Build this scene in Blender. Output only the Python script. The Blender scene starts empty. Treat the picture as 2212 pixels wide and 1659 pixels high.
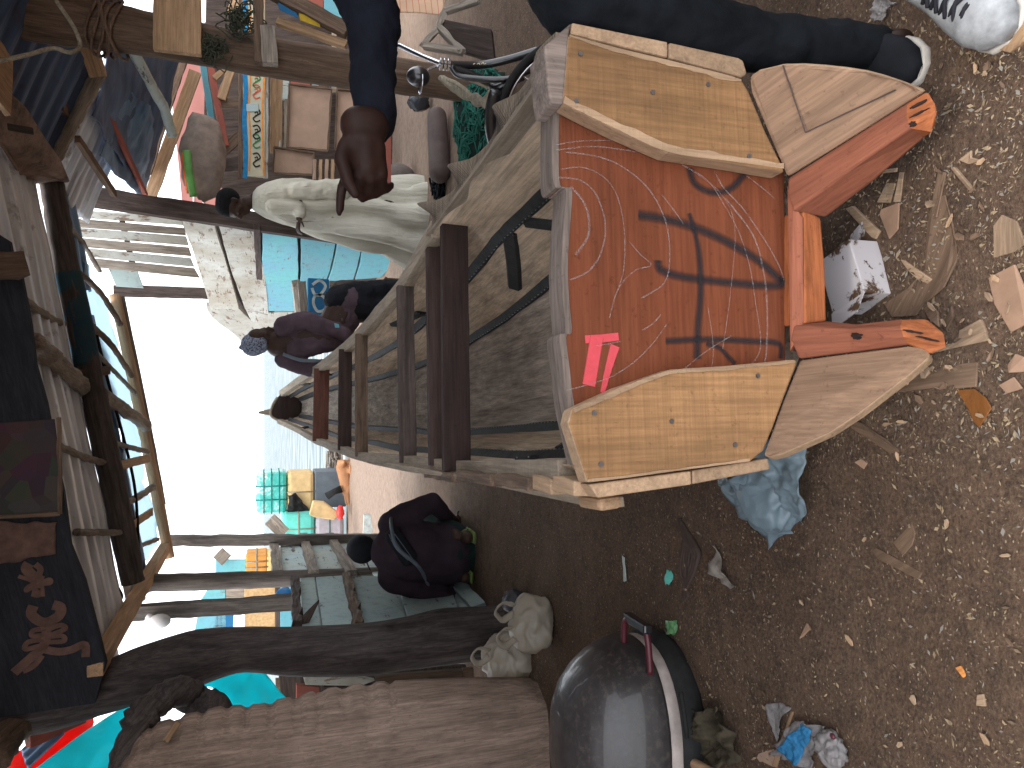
import bpy, bmesh, math, random
from mathutils import Vector, Matrix, noise
R = math.radians
random.seed(7)
C = bpy.context.scene.collection
SC = bpy.context.scene
V = Vector
# ------------------------------------------------------------------ camera
H = 1.5; F = 1662.0; PIT = math.atan(538.0/1662.0)
cp, sp = math.cos(PIT), math.sin(PIT)
def ray(u, v):
    a = 829.5-v; b = u-1106.0
    return V((a, F*cp-b*sp, -F*sp-b*cp))
def PY(u, v, y):
    d = ray(u, v); return V((0, 0, H))+d*(y/d.y)
def PZ(u, v, z=0.0):
    d = ray(u, v); return V((0, 0, H))+d*((z-H)/d.z)
def PX(u, v, x):
    d = ray(u, v); return V((0, 0, H))+d*(x/d.x)
def PP(u, v, p0, n):
    d = ray(u, v); o = V((0, 0, H)); return o+d*((p0-o).dot(n)/d.dot(n))
cam = bpy.data.cameras.new('camera'); co = bpy.data.objects.new('camera', cam); C.objects.link(co)
cam.sensor_fit = 'HORIZONTAL'; cam.sensor_width = 36; cam.lens = 36*F/2212.0
cam.clip_start = .05; cam.clip_end = 5000
co.matrix_world = Matrix(((0, 1, 0, 0), (-sp, 0, -cp, 0), (-cp, 0, sp, H), (0, 0, 0, 1)))
SC.camera = co
# ------------------------------------------------------------------ world
w = bpy.data.worlds.new('World'); SC.world = w; w.use_nodes = True
nt = w.node_tree; nt.nodes.clear()
sky = nt.nodes.new('ShaderNodeTexSky'); sky.sky_type = 'NISHITA'; sky.sun_disc = False
SUN_EL, SUN_AZ = R(62), R(-150)
sky.sun_elevation = SUN_EL; sky.sun_rotation = SUN_AZ; sky.dust_density = 2.0; sky.air_density = 1.0; sky.ozone_density = 1.0
bg = nt.nodes.new('ShaderNodeBackground'); bg.inputs['Strength'].default_value = 0.15
wo = nt.nodes.new('ShaderNodeOutputWorld')
mx = nt.nodes.new('ShaderNodeMix'); mx.data_type = 'RGBA'; mx.inputs[0].default_value = .72
nt.links.new(sky.outputs[0], mx.inputs[6]); mx.inputs[7].default_value = (11.5, 11.8, 12.2, 1)   # thin white overcast in front of the clear sky
nt.links.new(mx.outputs[2], bg.inputs[0]); nt.links.new(bg.outputs[0], wo.inputs[0])
sl = bpy.data.lights.new('sun', 'SUN'); so = bpy.data.objects.new('sun', sl); C.objects.link(so)
sl.energy = 1.2; sl.angle = R(14); sl.color = (1, .95, .88)
sd = V((math.sin(SUN_AZ)*math.cos(SUN_EL), math.cos(SUN_AZ)*math.cos(SUN_EL), math.sin(SUN_EL)))
so.rotation_euler = (-sd).to_track_quat('-Z', 'Y').to_euler()
SC.view_settings.view_transform = 'Standard'; SC.view_settings.look = 'None'
SC.view_settings.exposure = 1.0; SC.view_settings.gamma = 1
SC.cycles.max_bounces = 6; SC.cycles.diffuse_bounces = 4; SC.cycles.glossy_bounces = 3
SC.cycles.transparent_max_bounces = 12; SC.cycles.use_denoising = True
SC.cycles.sample_clamp_indirect = 6
# ------------------------------------------------------------------ mesh builder
def nz(p, s=1.0, seed=0.0):
    return noise.noise(V((p[0]*s+seed*3.1, p[1]*s-seed*1.7, p[2]*s+seed*.9)))
class MB:
    def __init__(s): s.v = []; s.f = []; s.m = []
    def face(s, ids, m=0): s.f.append(tuple(ids)); s.m.append(m)
    def add(s, vs):
        i = len(s.v); s.v += [V(a) for a in vs]; return i
    def box(s, c, X, Y, Z, m=0):
        c, X, Y, Z = V(c), V(X)/2, V(Y)/2, V(Z)/2
        i = s.add([c+a*X+b*Y+d*Z for a in (-1, 1) for b in (-1, 1) for d in (-1, 1)])
        for q in ((0, 1, 3, 2), (4, 6, 7, 5), (0, 4, 5, 1), (2, 3, 7, 6), (0, 2, 6, 4), (1, 5, 7, 3)):
            s.face([i+k for k in q], m)
        return s
    def prism(s, pts, d, m=0, me=None):
        pts = [V(p) for p in pts]; n = len(pts); d = V(d)
        i = s.add(pts); j = s.add([p+d for p in pts])
        s.face(range(i, i+n), m); s.face([j+k for k in range(n)][::-1], m)
        for k in range(n):
            s.face((i+k, j+k, j+(k+1) % n, i+(k+1) % n), m if me is None else me)
        return s
    def rings(s, rs, m=0, caps=True, closed=True, mcap=None):
        n = len(rs[0]); b = [s.add(r) for r in rs]
        for a in range(len(rs)-1):
            for k in range(n if closed else n-1):
                k2 = (k+1) % n
                s.face((b[a]+k, b[a]+k2, b[a+1]+k2, b[a+1]+k), m)
        if caps and closed:
            mm = m if mcap is None else mcap
            s.face([b[0]+k for k in range(n)][::-1], mm); s.face([b[-1]+k for k in range(n)], mm)
        return s
    def tube(s, pts, rad, n=10, m=0, rough=0, seed=0, caps=True, ell=1.0, hint=None, mcap=None):
        pts = [V(p) for p in pts]
        if not isinstance(rad, (list, tuple)): rad = [rad]*len(pts)
        rs = []; h = V(hint) if hint else None
        for i, p in enumerate(pts):
            t = (pts[min(i+1, len(pts)-1)]-pts[max(i-1, 0)]).normalized()
            if h is None: h = V((0, 0, 1)) if abs(t.z) < .9 else V((1, 0, 0))
            a = (h-t*h.dot(t)).normalized(); b = t.cross(a); h = a
            r = []
            for k in range(n):
                an = 2*math.pi*k/n
                q = a*math.cos(an)*rad[i]+b*math.sin(an)*rad[i]*ell
                rr = 1+(rough*nz(p+q, 6.0/max(.05, rad[i]*8), seed) if rough else 0)
                r.append(p+q*rr)
            rs.append(r)
        return s.rings(rs, m, caps, mcap=mcap)
    def ball(s, c, r, n=12, m=0, M=None, fn=None):
        c = V(c); r = V(r) if hasattr(r, '__len__') else V((r, r, r)); h = n//2
        base = s.add([]); vs = []
        for i in range(h+1):
            th = math.pi*i/h
            for k in range(n):
                ph = 2*math.pi*k/n
                d = V((math.sin(th)*math.cos(ph), math.sin(th)*math.sin(ph), math.cos(th)))
                q = V((d.x*r.x, d.y*r.y, d.z*r.z))
                if fn: q = fn(d, q)
                if M is not None: q = M @ q
                vs.append(c+q)
        b = s.add(vs)
        for i in range(h):
            for k in range(n):
                s.face((b+i*n+k, b+(i+1)*n+k, b+(i+1)*n+(k+1) % n, b+i*n+(k+1) % n), m)
        return s
    def grid(s, g, m=0):
        n = len(g[0]); b = [s.add(r) for r in g]
        for a in range(len(g)-1):
            for k in range(n-1): s.face((b[a]+k, b[a]+k+1, b[a+1]+k+1, b[a+1]+k), m)
        return s
WM = {}
def frame(o, X, up=(0, 0, 1)):
    X = V(X).normalized(); up = V(up)
    if abs(X.dot(up.normalized())) > .98: up = V((1, 0, 0)) if abs(X.x) < .9 else V((0, 1, 0))
    Y = up.cross(X).normalized(); Z = X.cross(Y)
    M = Matrix((X, Y, Z)).transposed().to_4x4(); M.translation = V(o); return M
def link(o, M, parent=None):
    C.objects.link(o); WM[o.name] = M
    if parent is None: o.matrix_world = M
    else:
        o.parent = parent; o.matrix_parent_inverse = Matrix.Identity(4)
        o.matrix_basis = WM[parent.name].inverted() @ M
    return o
def tag(o, label=None, cat=None, group=None, kind=None):
    if label: o['label'] = label
    if cat: o['category'] = cat
    if group: o['group'] = group
    if kind: o['kind'] = kind
    return o
def thing(name, loc, label, cat, group=None):
    o = bpy.data.objects.new(name, None); o.empty_display_size = .1
    link(o, Matrix.Translation(V(loc))); return tag(o, label, cat, group)
def build(mb, name, mats, parent=None, fr=None, smooth=False, bevel=0, sub=0, solid=0, remesh=0, sm=0, label=None, weld=False):
    if fr is None:
        c = sum(mb.v, V((0, 0, 0)))/max(1, len(mb.v)); fr = Matrix.Translation(c)
    inv = fr.inverted()
    me = bpy.data.meshes.new(name)
    me.from_pydata([inv @ a for a in mb.v], [], mb.f)
    if not isinstance(mats, (list, tuple)): mats = [mats]
    for x in mats: me.materials.append(x)
    me.polygons.foreach_set('material_index', mb.m)
    bm = bmesh.new(); bm.from_mesh(me)
    if weld: bmesh.ops.remove_doubles(bm, verts=bm.verts, dist=1e-5)
    if not solid: bmesh.ops.recalc_face_normals(bm, faces=bm.faces)
    bm.to_mesh(me); bm.free()
    if smooth: me.polygons.foreach_set('use_smooth', [True]*len(me.polygons))
    o = bpy.data.objects.new(name, me)
    if remesh:
        q = o.modifiers.new('r', 'REMESH'); q.mode = 'VOXEL'; q.voxel_size = remesh; q.use_smooth_shade = True
    if sm:
        q = o.modifiers.new('s', 'SMOOTH'); q.iterations = sm; q.factor = .6
    if solid:
        q = o.modifiers.new('t', 'SOLIDIFY'); q.thickness = solid; q.offset = -1
    if bevel:
        q = o.modifiers.new('b', 'BEVEL'); q.width = bevel; q.segments = 2; q.limit_method = 'ANGLE'; q.angle_limit = R(35)
    if sub:
        q = o.modifiers.new('u', 'SUBSURF'); q.levels = sub; q.render_levels = sub
    link(o, fr, parent)
    if label: o['label'] = label
    return o
def lerp(a, b, t): return a+(b-a)*t
def path(pts, n):
    """resample a polyline (Catmull-Rom)"""
    pts = [V(p) for p in pts]; out = []; k = len(pts)-1
    for i in range(n):
        t = i/(n-1)*k; a = min(int(t), k-1); f = t-a
        p0 = pts[max(a-1, 0)]; p1 = pts[a]; p2 = pts[a+1]; p3 = pts[min(a+2, k)]
        out.append(.5*((2*p1)+(p2-p0)*f+(2*p0-5*p1+4*p2-p3)*f*f+(3*p1-p0-3*p2+p3)*f**3))
    return out
def plank(name, p0, p1, w, h, mat, parent=None, up=(0, 0, 1), rough=.004, w1=None, seed=None, bevel=.003, bend=0, n=14, label=None, twist=0):
    """board from p0 to p1 (centre line): w across, h along 'up'; worn edges"""
    p0, p1 = V(p0), V(p1); w1 = w if w1 is None else w1; seed = random.random()*90 if seed is None else seed
    fr = frame(p0, p1-p0, up); L = (p1-p0).length; mb = MB(); rs = []
    for i in range(n+1):
        t = i/n; ww = lerp(w, w1, t)/2; c = V((L*t, 0, bend*math.sin(math.pi*t)*4*.25)); r = []
        for a, b in ((-1, -1), (-.33, -1), (.33, -1), (1, -1), (1, 1), (.33, 1), (-.33, 1), (-1, 1)):
            e = rough*noise.noise(V((L*t*9, a*1.3+seed, b*2)))*2
            e2 = rough*.5*noise.noise(V((L*t*14, a*1.3-seed, b*2+7)))*2
            an = twist*t; y = a*ww+e*a; z = b*h/2+e2*b
            r.append(fr @ (c+V((e*.6 if i in (0, n) else 0, y*math.cos(an)-z*math.sin(an), y*math.sin(an)+z*math.cos(an)))))
        rs.append(r)
    mb.rings(rs)
    return build(mb, name, mat, parent, fr=fr, bevel=bevel, label=label)
def log(name, pts, rad, mat, parent=None, n=12, rough=.25, seg=22, seed=None, mcap=None, label=None):
    seed = random.random()*50 if seed is None else seed
    rad = rad if isinstance(rad, (list, tuple)) else [rad]*len(pts)
    P = path(pts, seg); rr = []
    for i in range(seg):
        t = i/(seg-1)*(len(rad)-1); a = min(int(t), len(rad)-2); rr.append(lerp(rad[a], rad[a+1], t-a)*(1+rough*.3*noise.noise(V((i*.7, seed, 0)))))
    mb = MB(); mb.tube(P, rr, n, rough=rough, seed=seed, mcap=(1 if mcap else None))
    o = build(mb, name, [mat, mcap] if mcap else mat, parent, fr=frame(P[0], P[-1]-P[0]), smooth=True, label=label)
    return o
# ------------------------------------------------------------------ materials
class N:
    def __init__(s, name):
        s.mat = bpy.data.materials.new(name); s.mat.use_nodes = True; s.t = s.mat.node_tree; s.t.nodes.clear()
        s.out = s.t.nodes.new('ShaderNodeOutputMaterial'); s.b = s.t.nodes.new('ShaderNodeBsdfPrincipled')
        s.t.links.new(s.b.outputs[0], s.out.inputs[0])
        tc = s.t.nodes.new('ShaderNodeTexCoord'); s.obj = tc.outputs['Object']; s.uv = tc.outputs['UV']
        oi = s.t.nodes.new('ShaderNodeObjectInfo'); s.rnd = oi.outputs['Random']
    def set(s, i, v):
        if hasattr(v, 'links') or hasattr(v, 'is_linked'): s.t.links.new(v, i)
        else: i.default_value = v
    def node(s, ty, ins=None, **kw):
        n = s.t.nodes.new(ty)
        for k, v in kw.items(): setattr(n, k, v)
        for k, v in (ins or {}).items(): s.set(n.inputs[k], v)
        return n
    def math(s, op, a, b=0.0, clamp=False):
        n = s.node('ShaderNodeMath', operation=op, use_clamp=clamp); s.set(n.inputs[0], a); s.set(n.inputs[1], b); return n.outputs[0]
    def off(s, co, k=37.0):
        c = s.node('ShaderNodeCombineXYZ', {0: s.math('MULTIPLY', s.rnd, k), 1: s.math('MULTIPLY', s.rnd, k*.7), 2: s.math('MULTIPLY', s.rnd, k*1.3)})
        n = s.node('ShaderNodeVectorMath', operation='ADD'); s.set(n.inputs[0], co); s.set(n.inputs[1], c.outputs[0]); return n.outputs[0]
    def map(s, co, sc=(1, 1, 1), loc=(0, 0, 0), rot=(0, 0, 0)):
        n = s.node('ShaderNodeMapping'); s.set(n.inputs[0], co); n.inputs['Scale'].default_value = sc; n.inputs['Location'].default_value = loc; n.inputs['Rotation'].default_value = rot
        return n.outputs[0]
    def noise(s, co, sc, det=6, rough=.6, dist=0):
        n = s.node('ShaderNodeTexNoise', {'Scale': sc, 'Detail': det, 'Roughness': rough, 'Distortion': dist}); s.set(n.inputs['Vector'], co); return n.outputs[0]
    def vor(s, co, sc, feature='F1', out=0, rand=1):
        n = s.node('ShaderNodeTexVoronoi', {'Scale': sc, 'Randomness': rand}, feature=feature); s.set(n.inputs['Vector'], co); return n.outputs[out]
    def ramp(s, f, stops, interp='LINEAR'):
        n = s.node('ShaderNodeValToRGB'); r = n.color_ramp; r.interpolation = interp
        while len(r.elements) < len(stops): r.elements.new(.5)
        for e, (p, c) in zip(r.elements, stops):
            e.position = p; e.color = c if len(c) == 4 else (*c, 1)
        s.set(n.inputs[0], f); return n.outputs[0]
    def step(s, f, a, b):
        n = s.node('ShaderNodeMapRange', {'From Min': a, 'From Max': b}, clamp=True); s.set(n.inputs[0], f); return n.outputs[0]
    def mix(s, f, a, b, mode='MIX'):
        n = s.node('ShaderNodeMix', data_type='RGBA', blend_type=mode); s.set(n.inputs[0], f)
        s.set(n.inputs[6], (*a, 1) if isinstance(a, tuple) and len(a) == 3 else a); s.set(n.inputs[7], (*b, 1) if isinstance(b, tuple) and len(b) == 3 else b)
        return n.outputs[2]
    def bump(s, h, st=.3, dist=.01):
        n = s.node('ShaderNodeBump', {'Strength': st, 'Distance': dist}); s.set(n.inputs['Height'], h); s.t.links.new(n.outputs[0], s.b.inputs['Normal'])
    def fin(s, col, rough=.7, **kw):
        s.set(s.b.inputs['Base Color'], (*col, 1) if isinstance(col, tuple) and len(col) == 3 else col); s.set(s.b.inputs['Roughness'], rough)
        s.b.inputs['Specular IOR Level'].default_value = .15 if not hasattr(rough, 'is_linked') and rough >= .5 else .5
        for k, v in kw.items(): s.set(s.b.inputs[k.replace('_', ' ')], v)
        return s.mat
def sc3(c, k): return tuple(x*k for x in c)
def wood(name, c, dark=.45, light=1.35, stain=.4, saw=0, paint=None, peel=.5, gx=1.6, rough=.8, bump=.35, paint2=None, staincol=None, ring=14):
    n = N(name); co = n.off(n.obj)
    g = n.map(co, (gx, ring, ring)); a = n.noise(g, 2.2, 8, .62, .35)
    fib = n.noise(n.map(co, (5, 130, 130)), 1.0, 3, .6)
    col = n.ramp(a, [(.25, sc3(c, dark)), (.47, c), (.72, tuple(min(1, x*light) for x in c))])
    col = n.mix(n.math('MULTIPLY', n.step(fib, .38, .62), .4), col, sc3(c, dark*.7))
    mid = n.noise(n.map(co, (2.5, 38, 38)), 1.0, 4, .7)
    col = n.mix(n.math('MULTIPLY', n.step(mid, .52, .72), .38), col, sc3(c, dark*.65)); col = n.mix(n.math('MULTIPLY', n.step(mid, .46, .30), .35), col, tuple(min(1, x*light*1.1) for x in c))
    blot = n.noise(co, 3.0, 5, .65)
    sc = staincol or sc3(c, .3)
    col = n.mix(n.math('MULTIPLY', n.step(blot, .5, .75), stain), col, sc)
    spots = n.noise(co, 60, 3, .7)
    col = n.mix(n.math('MULTIPLY', n.step(spots, .60, .74), .5), col, sc3(c, .3))
    hgt = n.math('ADD', n.math('MULTIPLY', a, .6), n.math('MULTIPLY', fib, .5))
    if saw:
        sw = n.noise(n.map(co, (110, 1.5, 1.5)), 1.0, 3, .7)
        col = n.mix(n.math('MULTIPLY', n.step(sw, .4, .75), saw), col, sc3(c, .5)); hgt = n.math('ADD', hgt, n.math('MULTIPLY', sw, .8))
    if paint:
        pn = n.noise(n.map(co, (2.0, 5, 5)), 2.0, 9, .72, .2)
        ck = n.noise(n.map(co, (3, 60, 60)), 1.0, 4, .6)
        m = n.step(n.math('ADD', pn, n.math('MULTIPLY', n.math('SUBTRACT', ck, .5), .35)), peel, peel+.05)
        tone = n.noise(co, 2.3, 4, .6)
        pc = n.mix(n.step(tone, .35, .65), paint, paint2 or sc3(paint, .75))
        gr = n.noise(co, 14, 6, .7); pc = n.mix(n.math('MULTIPLY', n.step(gr, .5, .8), .5), pc, sc3(c, .7))
        col = n.mix(m, pc, col); hgt = n.math('SUBTRACT', hgt, n.math('MULTIPLY', m, .6))
    hs = n.node('ShaderNodeHueSaturation', {'Value': n.math('ADD', n.math('MULTIPLY', n.rnd, .35), .82)}); n.set(hs.inputs['Color'], col)
    n.bump(hgt, bump, .006)
    return n.fin(hs.outputs[0], rough)
def plain(name, c, rough=.6, var=.25, sc=8, metal=0, bump=.1, alpha=1, trans=0, sss=0, coat=0):
    n = N(name); a = n.noise(n.off(n.obj), sc, 6, .65)
    col = n.ramp(a, [(.3, sc3(c, 1-var)), (.7, tuple(min(1, x*(1+var)) for x in c))])
    n.bump(a, bump, .01)
    m = n.fin(col, rough, Metallic=metal, Alpha=alpha, Transmission_Weight=trans, Coat_Weight=coat)
    return m
def cloth(name, c, rough=.9, var=.25, sc=5):
    n = N(name); a = n.noise(n.obj, sc, 5, .6); f = n.noise(n.obj, 400, 2, .5)
    col = n.ramp(a, [(.3, sc3(c, 1-var)), (.7, tuple(min(1, x*(1+var)) for x in c))])
    n.bump(n.math('ADD', n.math('MULTIPLY', a, 1.0), n.math('MULTIPLY', f, .05)), .5, .02)
    return n.fin(col, rough)
def film(name, c, tr=.5, rough=.35, alpha=1.0, fold=9):
    """thin plastic: diffuse + translucent + gloss"""
    n = N(name); a = n.noise(n.obj, fold, 6, .6, .8); n.b.inputs['Roughness'].default_value = rough
    n.b.inputs['Base Color'].default_value = (*c, 1)
    n.bump(a, .6, .02)
    t = n.node('ShaderNodeBsdfTranslucent', {'Color': (*c, 1)}); ms = n.node('ShaderNodeMixShader', {0: tr})
    n.t.links.new(n.b.outputs[0], ms.inputs[1]); n.t.links.new(t.outputs[0], ms.inputs[2]); last = ms.outputs[0]
    if alpha < 1:
        tp = n.node('ShaderNodeBsdfTransparent'); m2 = n.node('ShaderNodeMixShader', {0: alpha})
        n.t.links.new(tp.outputs[0], m2.inputs[1]); n.t.links.new(last, m2.inputs[2]); last = m2.outputs[0]
    n.t.links.new(last, n.out.inputs[0]); return n.mat
def tin(name, c, rust=.3, metal=.5, rough=.45):
    n = N(name); co = n.off(n.obj, 5)
    a = n.noise(n.map(co, (.6, 4, 4)), 2.0, 7, .65); b = n.noise(co, 5, 7, .7)
    col = n.ramp(a, [(.25, sc3(c, .45)), (.5, c), (.75, tuple(min(1, x*1.5) for x in c))])
    col = n.mix(n.math('MULTIPLY', n.step(b, .62-rust*.3, .72), .8), col, (.10, .055, .035))
    n.bump(b, .15, .01); return n.fin(col, rough, Metallic=metal)
M = {}
M['cheek'] = wood('cheek_board_wood', (.34, .185, .085), dark=.6, light=1.3, stain=.45, saw=.45, staincol=(.10, .06, .035), ring=7, gx=1.0)
M['fresh'] = wood('fresh_cut_wood', (.42, .28, .175), dark=.7, light=1.2, stain=.1, saw=.1, bump=.4)
M['fin'] = wood('planed_fin_wood', (.25, .155, .10), dark=.65, light=1.3, stain=.25, staincol=(.14, .10, .07))
M['red'] = wood('transom_red_wood', (.172, .052, .024), dark=.7, light=1.15, stain=.22, staincol=(.15, .03, .012), ring=4, gx=.8, bump=.25, rough=.7)
M['redlog'] = wood('red_prong_wood', (.27, .095, .055), dark=.65, light=1.15, stain=.2, staincol=(.15, .05, .03), ring=6, gx=1.0, bump=.2)
M['redcut'] = wood('fresh_cut_red_wood', (.40, .13, .05), dark=.45, light=1.2, stain=.25, staincol=(.10, .025, .015), ring=9, gx=3, bump=.4)
M['rail'] = wood('pale_rail_wood', (.37, .30, .225), dark=.55, light=1.25, stain=.2, saw=.35, staincol=(.2, .16, .12))
M['hull'] = wood('hull_inside_wood', (.66, .51, .37), dark=.45, light=1.3, stain=.6, staincol=(.13, .115, .105), saw=.2)
M['hullgrey'] = wood('old_grey_hull_wood', (.42, .35, .29), dark=.4, light=1.5, stain=.45, staincol=(.06, .05, .05), bump=.7)
M['thwart'] = wood('dark_thwart_wood', (.050, .032, .027), dark=.6, light=1.4, stain=.3)
M['thwartred'] = wood('reddish_thwart_wood', (.13, .055, .040), dark=.6, light=1.3, stain=.3)
M['grey'] = wood('weathered_grey_wood', (.27, .23, .19), dark=.4, light=1.5, stain=.35, bump=.6)
M['brown'] = wood('old_brown_wood', (.15, .10, .07), dark=.4, light=1.5, stain=.4, bump=.6)
M['dark'] = wood('dark_post_wood', (.07, .052, .045), dark=.4, light=1.6, stain=.3, bump=.6)
M['tan'] = wood('tan_board_wood', (.42, .27, .16), dark=.6, light=1.3, stain=.3)
M['bark'] = wood('dark_bark', (.075, .062, .058), dark=.3, light=1.7, stain=.4, bump=1.0, gx=2.2, ring=9)
M['white'] = wood('peeling_white_paint_wood', (.22, .16, .12), paint=(.44, .45, .42), paint2=(.33, .31, .26), peel=.57, bump=.6)
M['whiteblue'] = wood('peeling_pale_blue_wood', (.16, .13, .11), paint=(.42, .52, .53), paint2=(.46, .50, .46), peel=.58, bump=.6)
M['palegreen'] = wood('peeling_pale_green_wood', (.15, .13, .11), paint=(.33, .40, .38), paint2=(.27, .35, .36), peel=.60, bump=.6)
M['blue'] = wood('peeling_blue_wood', (.2, .17, .15), paint=(.15, .34, .44), paint2=(.14, .40, .42), peel=.62, bump=.5)
M['turq'] = wood('peeling_turquoise_wood', (.2, .17, .15), paint=(.10, .33, .40), paint2=(.14, .30, .36), peel=.62, bump=.5)
M['deepblue'] = wood('deep_blue_painted_wood', (.15, .13, .12), paint=(.02, .16, .35), paint2=(.02, .12, .25), peel=.6)
M['redpaint'] = wood('worn_red_painted_wood', (.2, .13, .1), paint=(.36, .10, .07), paint2=(.28, .09, .07), peel=.58)
M['kerf'] = wood('kerf_cut_rail_wood', (.36, .28, .20), dark=.35, light=1.3, stain=.15, ring=70, gx=.7, bump=1.0)
M['rimw'] = wood('weathered_rim_wood', (.21, .165, .14), dark=.45, light=1.5, stain=.3, bump=.6)
M['tar'] = plain('grey_tar', (.034, .036, .037), .55, .3, 30, bump=.4)
M['nail'] = plain('nail_steel', (.22, .22, .23), .4, .2, 60, metal=.8)
M['tin'] = tin('galvanised_sheet', (.70, .74, .80), .10, .05, .45)
M['tinblue'] = tin('blue_grey_sheet', (.16, .25, .38), .1, .35, .5)
M['tindark'] = tin('dark_blue_sheet', (.09, .13, .22), .25, .3, .5)
M['black'] = plain('black_paint', (.012, .012, .014), .3, .2, 9, coat=.5)
M['rubber'] = plain('black_rubber', (.02, .02, .02), .8, .3, 20)
M['chrome'] = plain('chrome', (.6, .6, .62), .2, .1, 10, metal=1)
M['rope'] = wood('old_rope_fibre', (.36, .31, .23), dark=.5, light=1.3, ring=40, gx=30)
M['card'] = plain('brown_board', (.36, .245, .18), .9, .15, 6)
M['skin'] = plain('dark_skin', (.045, .026, .019), .5, .2, 12, bump=.05)
M['skinbrown'] = plain('brown_skin', (.024, .011, .008), .55, .25, 14, bump=.05)
M['hair'] = plain('black_hair', (.008, .008, .009), .9, .3, 60, bump=.8)
M['whiteplastic'] = plain('white_plastic', (.7, .7, .7), .35, .05, 5)
# ================================================================== ground, beach and sea
gm = N('dirt_ground'); co_ = gm.obj
a1 = gm.noise(co_, 1.1, 6, .6); a2 = gm.noise(co_, 14, 8, .7); a3 = gm.noise(co_, 95, 4, .7)
gc = gm.ramp(a1, [(.3, (.085, .053, .036)), (.7, (.135, .088, .060))])
gc = gm.mix(gm.math('MULTIPLY', gm.step(a2, .44, .62), .7), gc, (.060, .042, .031))
gc = gm.mix(gm.math('MULTIPLY', gm.step(a3, .52, .70), .5), gc, (.23, .165, .11)); gc = gm.mix(gm.math('MULTIPLY', gm.step(a3, .46, .36), .6), gc, (.035, .025, .02))
vc = gm.vor(gm.map(co_, (1, 1.6, 1)), 55, out=0); vr = gm.vor(gm.map(co_, (1, 1.6, 1)), 55, out=1)
pick = gm.math('MULTIPLY', gm.step(vc, .20, .14), gm.step(gm.node('ShaderNodeSeparateColor', {0: vr}).outputs[0], .66, .68))
gc = gm.mix(gm.math('MULTIPLY', pick, .7), gc, (.42, .33, .21))
sx = gm.node('ShaderNodeSeparateXYZ', {0: gm.obj})
far = gm.step(gm.math('ADD', sx.outputs[1], gm.math('MULTIPLY', a1, 2.0)), 6.2, 9.0)
gc = gm.mix(gm.math('MULTIPLY', far, .75), gc, gm.mix(gm.step(a2, .4, .7), (.36, .27, .21), (.24, .17, .13)))  # sunlight beyond the shed put into the colour: farther dirt is lighter
gm.bump(gm.math('ADD', gm.math('MULTIPLY', a2, 1.0), gm.math('MULTIPLY', a3, .6)), .7, .02)
gm.fin(gc, .95)
def gz(x, y):
    z = .035*nz((x, y, 0), .9, 2)+.018*nz((x, y, 0), 3.1, 5)
    if y > 14.6: z -= (y-14.6)**1.25*.10
    return z
def gsheet(x0, x1, nx, y0, y1, ny):
    return [[V((lerp(x0, x1, i/nx), lerp(y0, y1, j/ny), 0)) for i in range(nx+1)] for j in range(ny+1)]
xs = [-60, -30, -15, -9, -6]+[-4+.09*i for i in range(89)]+[5, 7, 10, 16, 30, 60]
ys = [-40, -15, -5, -2, -.5]+[.1+.09*i for i in range(110)]+[10+.25*i for i in range(28)]+[17.5, 19, 22, 28, 40]
g = []
for y in ys:
    r = []
    for x in xs:
        z = gz(x, y)
        if .3 < y < 6 and -3 < x < 3: z += .010*nz((x, y, 0), 9, 4)+.006*nz((x, y, 0), 21, 9)
        r.append(V((x, y, z)))
    g.append(r)
gr = build(MB().grid(g), 'ground', gm.mat, fr=Matrix.Identity(4), smooth=True); tag(gr, kind='structure')
wm = N('sea_water'); wc = wm.map(wm.obj, (.35, 1.6, 1))
wv = wm.noise(wc, .8, 6, .6, .4); wm.bump(wv, .8, .5)
wm.fin(wm.ramp(wv, [(.40, (.12, .16, .17)), (.60, (.34, .37, .37))]), .6, IOR=1.1)
sea = build(MB().grid([[V((x, y, -.9)) for x in (-900, -200, -60, -20, 0, 20, 60, 200, 900)] for y in (17.5, 25, 40, 80, 200, 600, 2500)]), 'sea', wm.mat, fr=Matrix.Translation((0, 0, -.9))); tag(sea, kind='structure')

# ================================================================== THE BOAT UNDER CONSTRUCTION
AX = V((-.08, .997, 0)).normalized(); LAT = V((.997, .08, 0)).normalized(); UP = V((0, 0, 1))
S0 = V((.27, 1.56, 0))
boat = thing('wooden_boat', (S0.x, S0.y, 0), 'long new wooden fishing boat with red stern board chalk marked and sprayed with letters', 'boat')
BF = lambda o: frame(o, AX)           # grain along the boat
BT = lambda o: frame(o, LAT)          # grain across the boat
BV = lambda o: frame(o, UP, AX)
def onT(u, v, s=0.0): return PP(u, v, S0+AX*s, AX)
Lp = [(1215, 1003, 1.62), (1000, 1003, 2.7), (937, 997, 2.97), (875, 990, 3.45), (775, 982, 4.45), (737, 968, 5.05), (683, 950, 6.3), (640, 925, 7.3), (600, 907, 8.0)]
Rp = [(1164, 193, 1.70), (1117, 260, 1.895), (1044, 358, 2.23), (944, 490, 2.88), (868, 625, 3.6), (778, 727, 4.6), (742, 760, 5.2), (688, 800, 6.4), (640, 830, 7.4), (602, 858, 8.1)]
L3 = [PY(*p) for p in Lp]; R3 = [PY(*p) for p in Rp]
def along(P, y):
    for a, b in zip(P, P[1:]):
        if y <= b.y or b is P[-1]:
            t = (y-a.y)/(b.y-a.y); return a.lerp(b, t)
def bot(y):
    ks = [(1.5, .24), (3, .24), (4.5, .33), (6, .56), (7.2, .90), (8.1, 1.17)]
    for (a, za), (b, zb) in zip(ks, ks[1:]):
        if y <= b: return lerp(za, zb, max(0, (y-a)/(b-a)))
    return 1.17
ST = [1.60+i*(8.05-1.60)/36 for i in range(37)]
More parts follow.
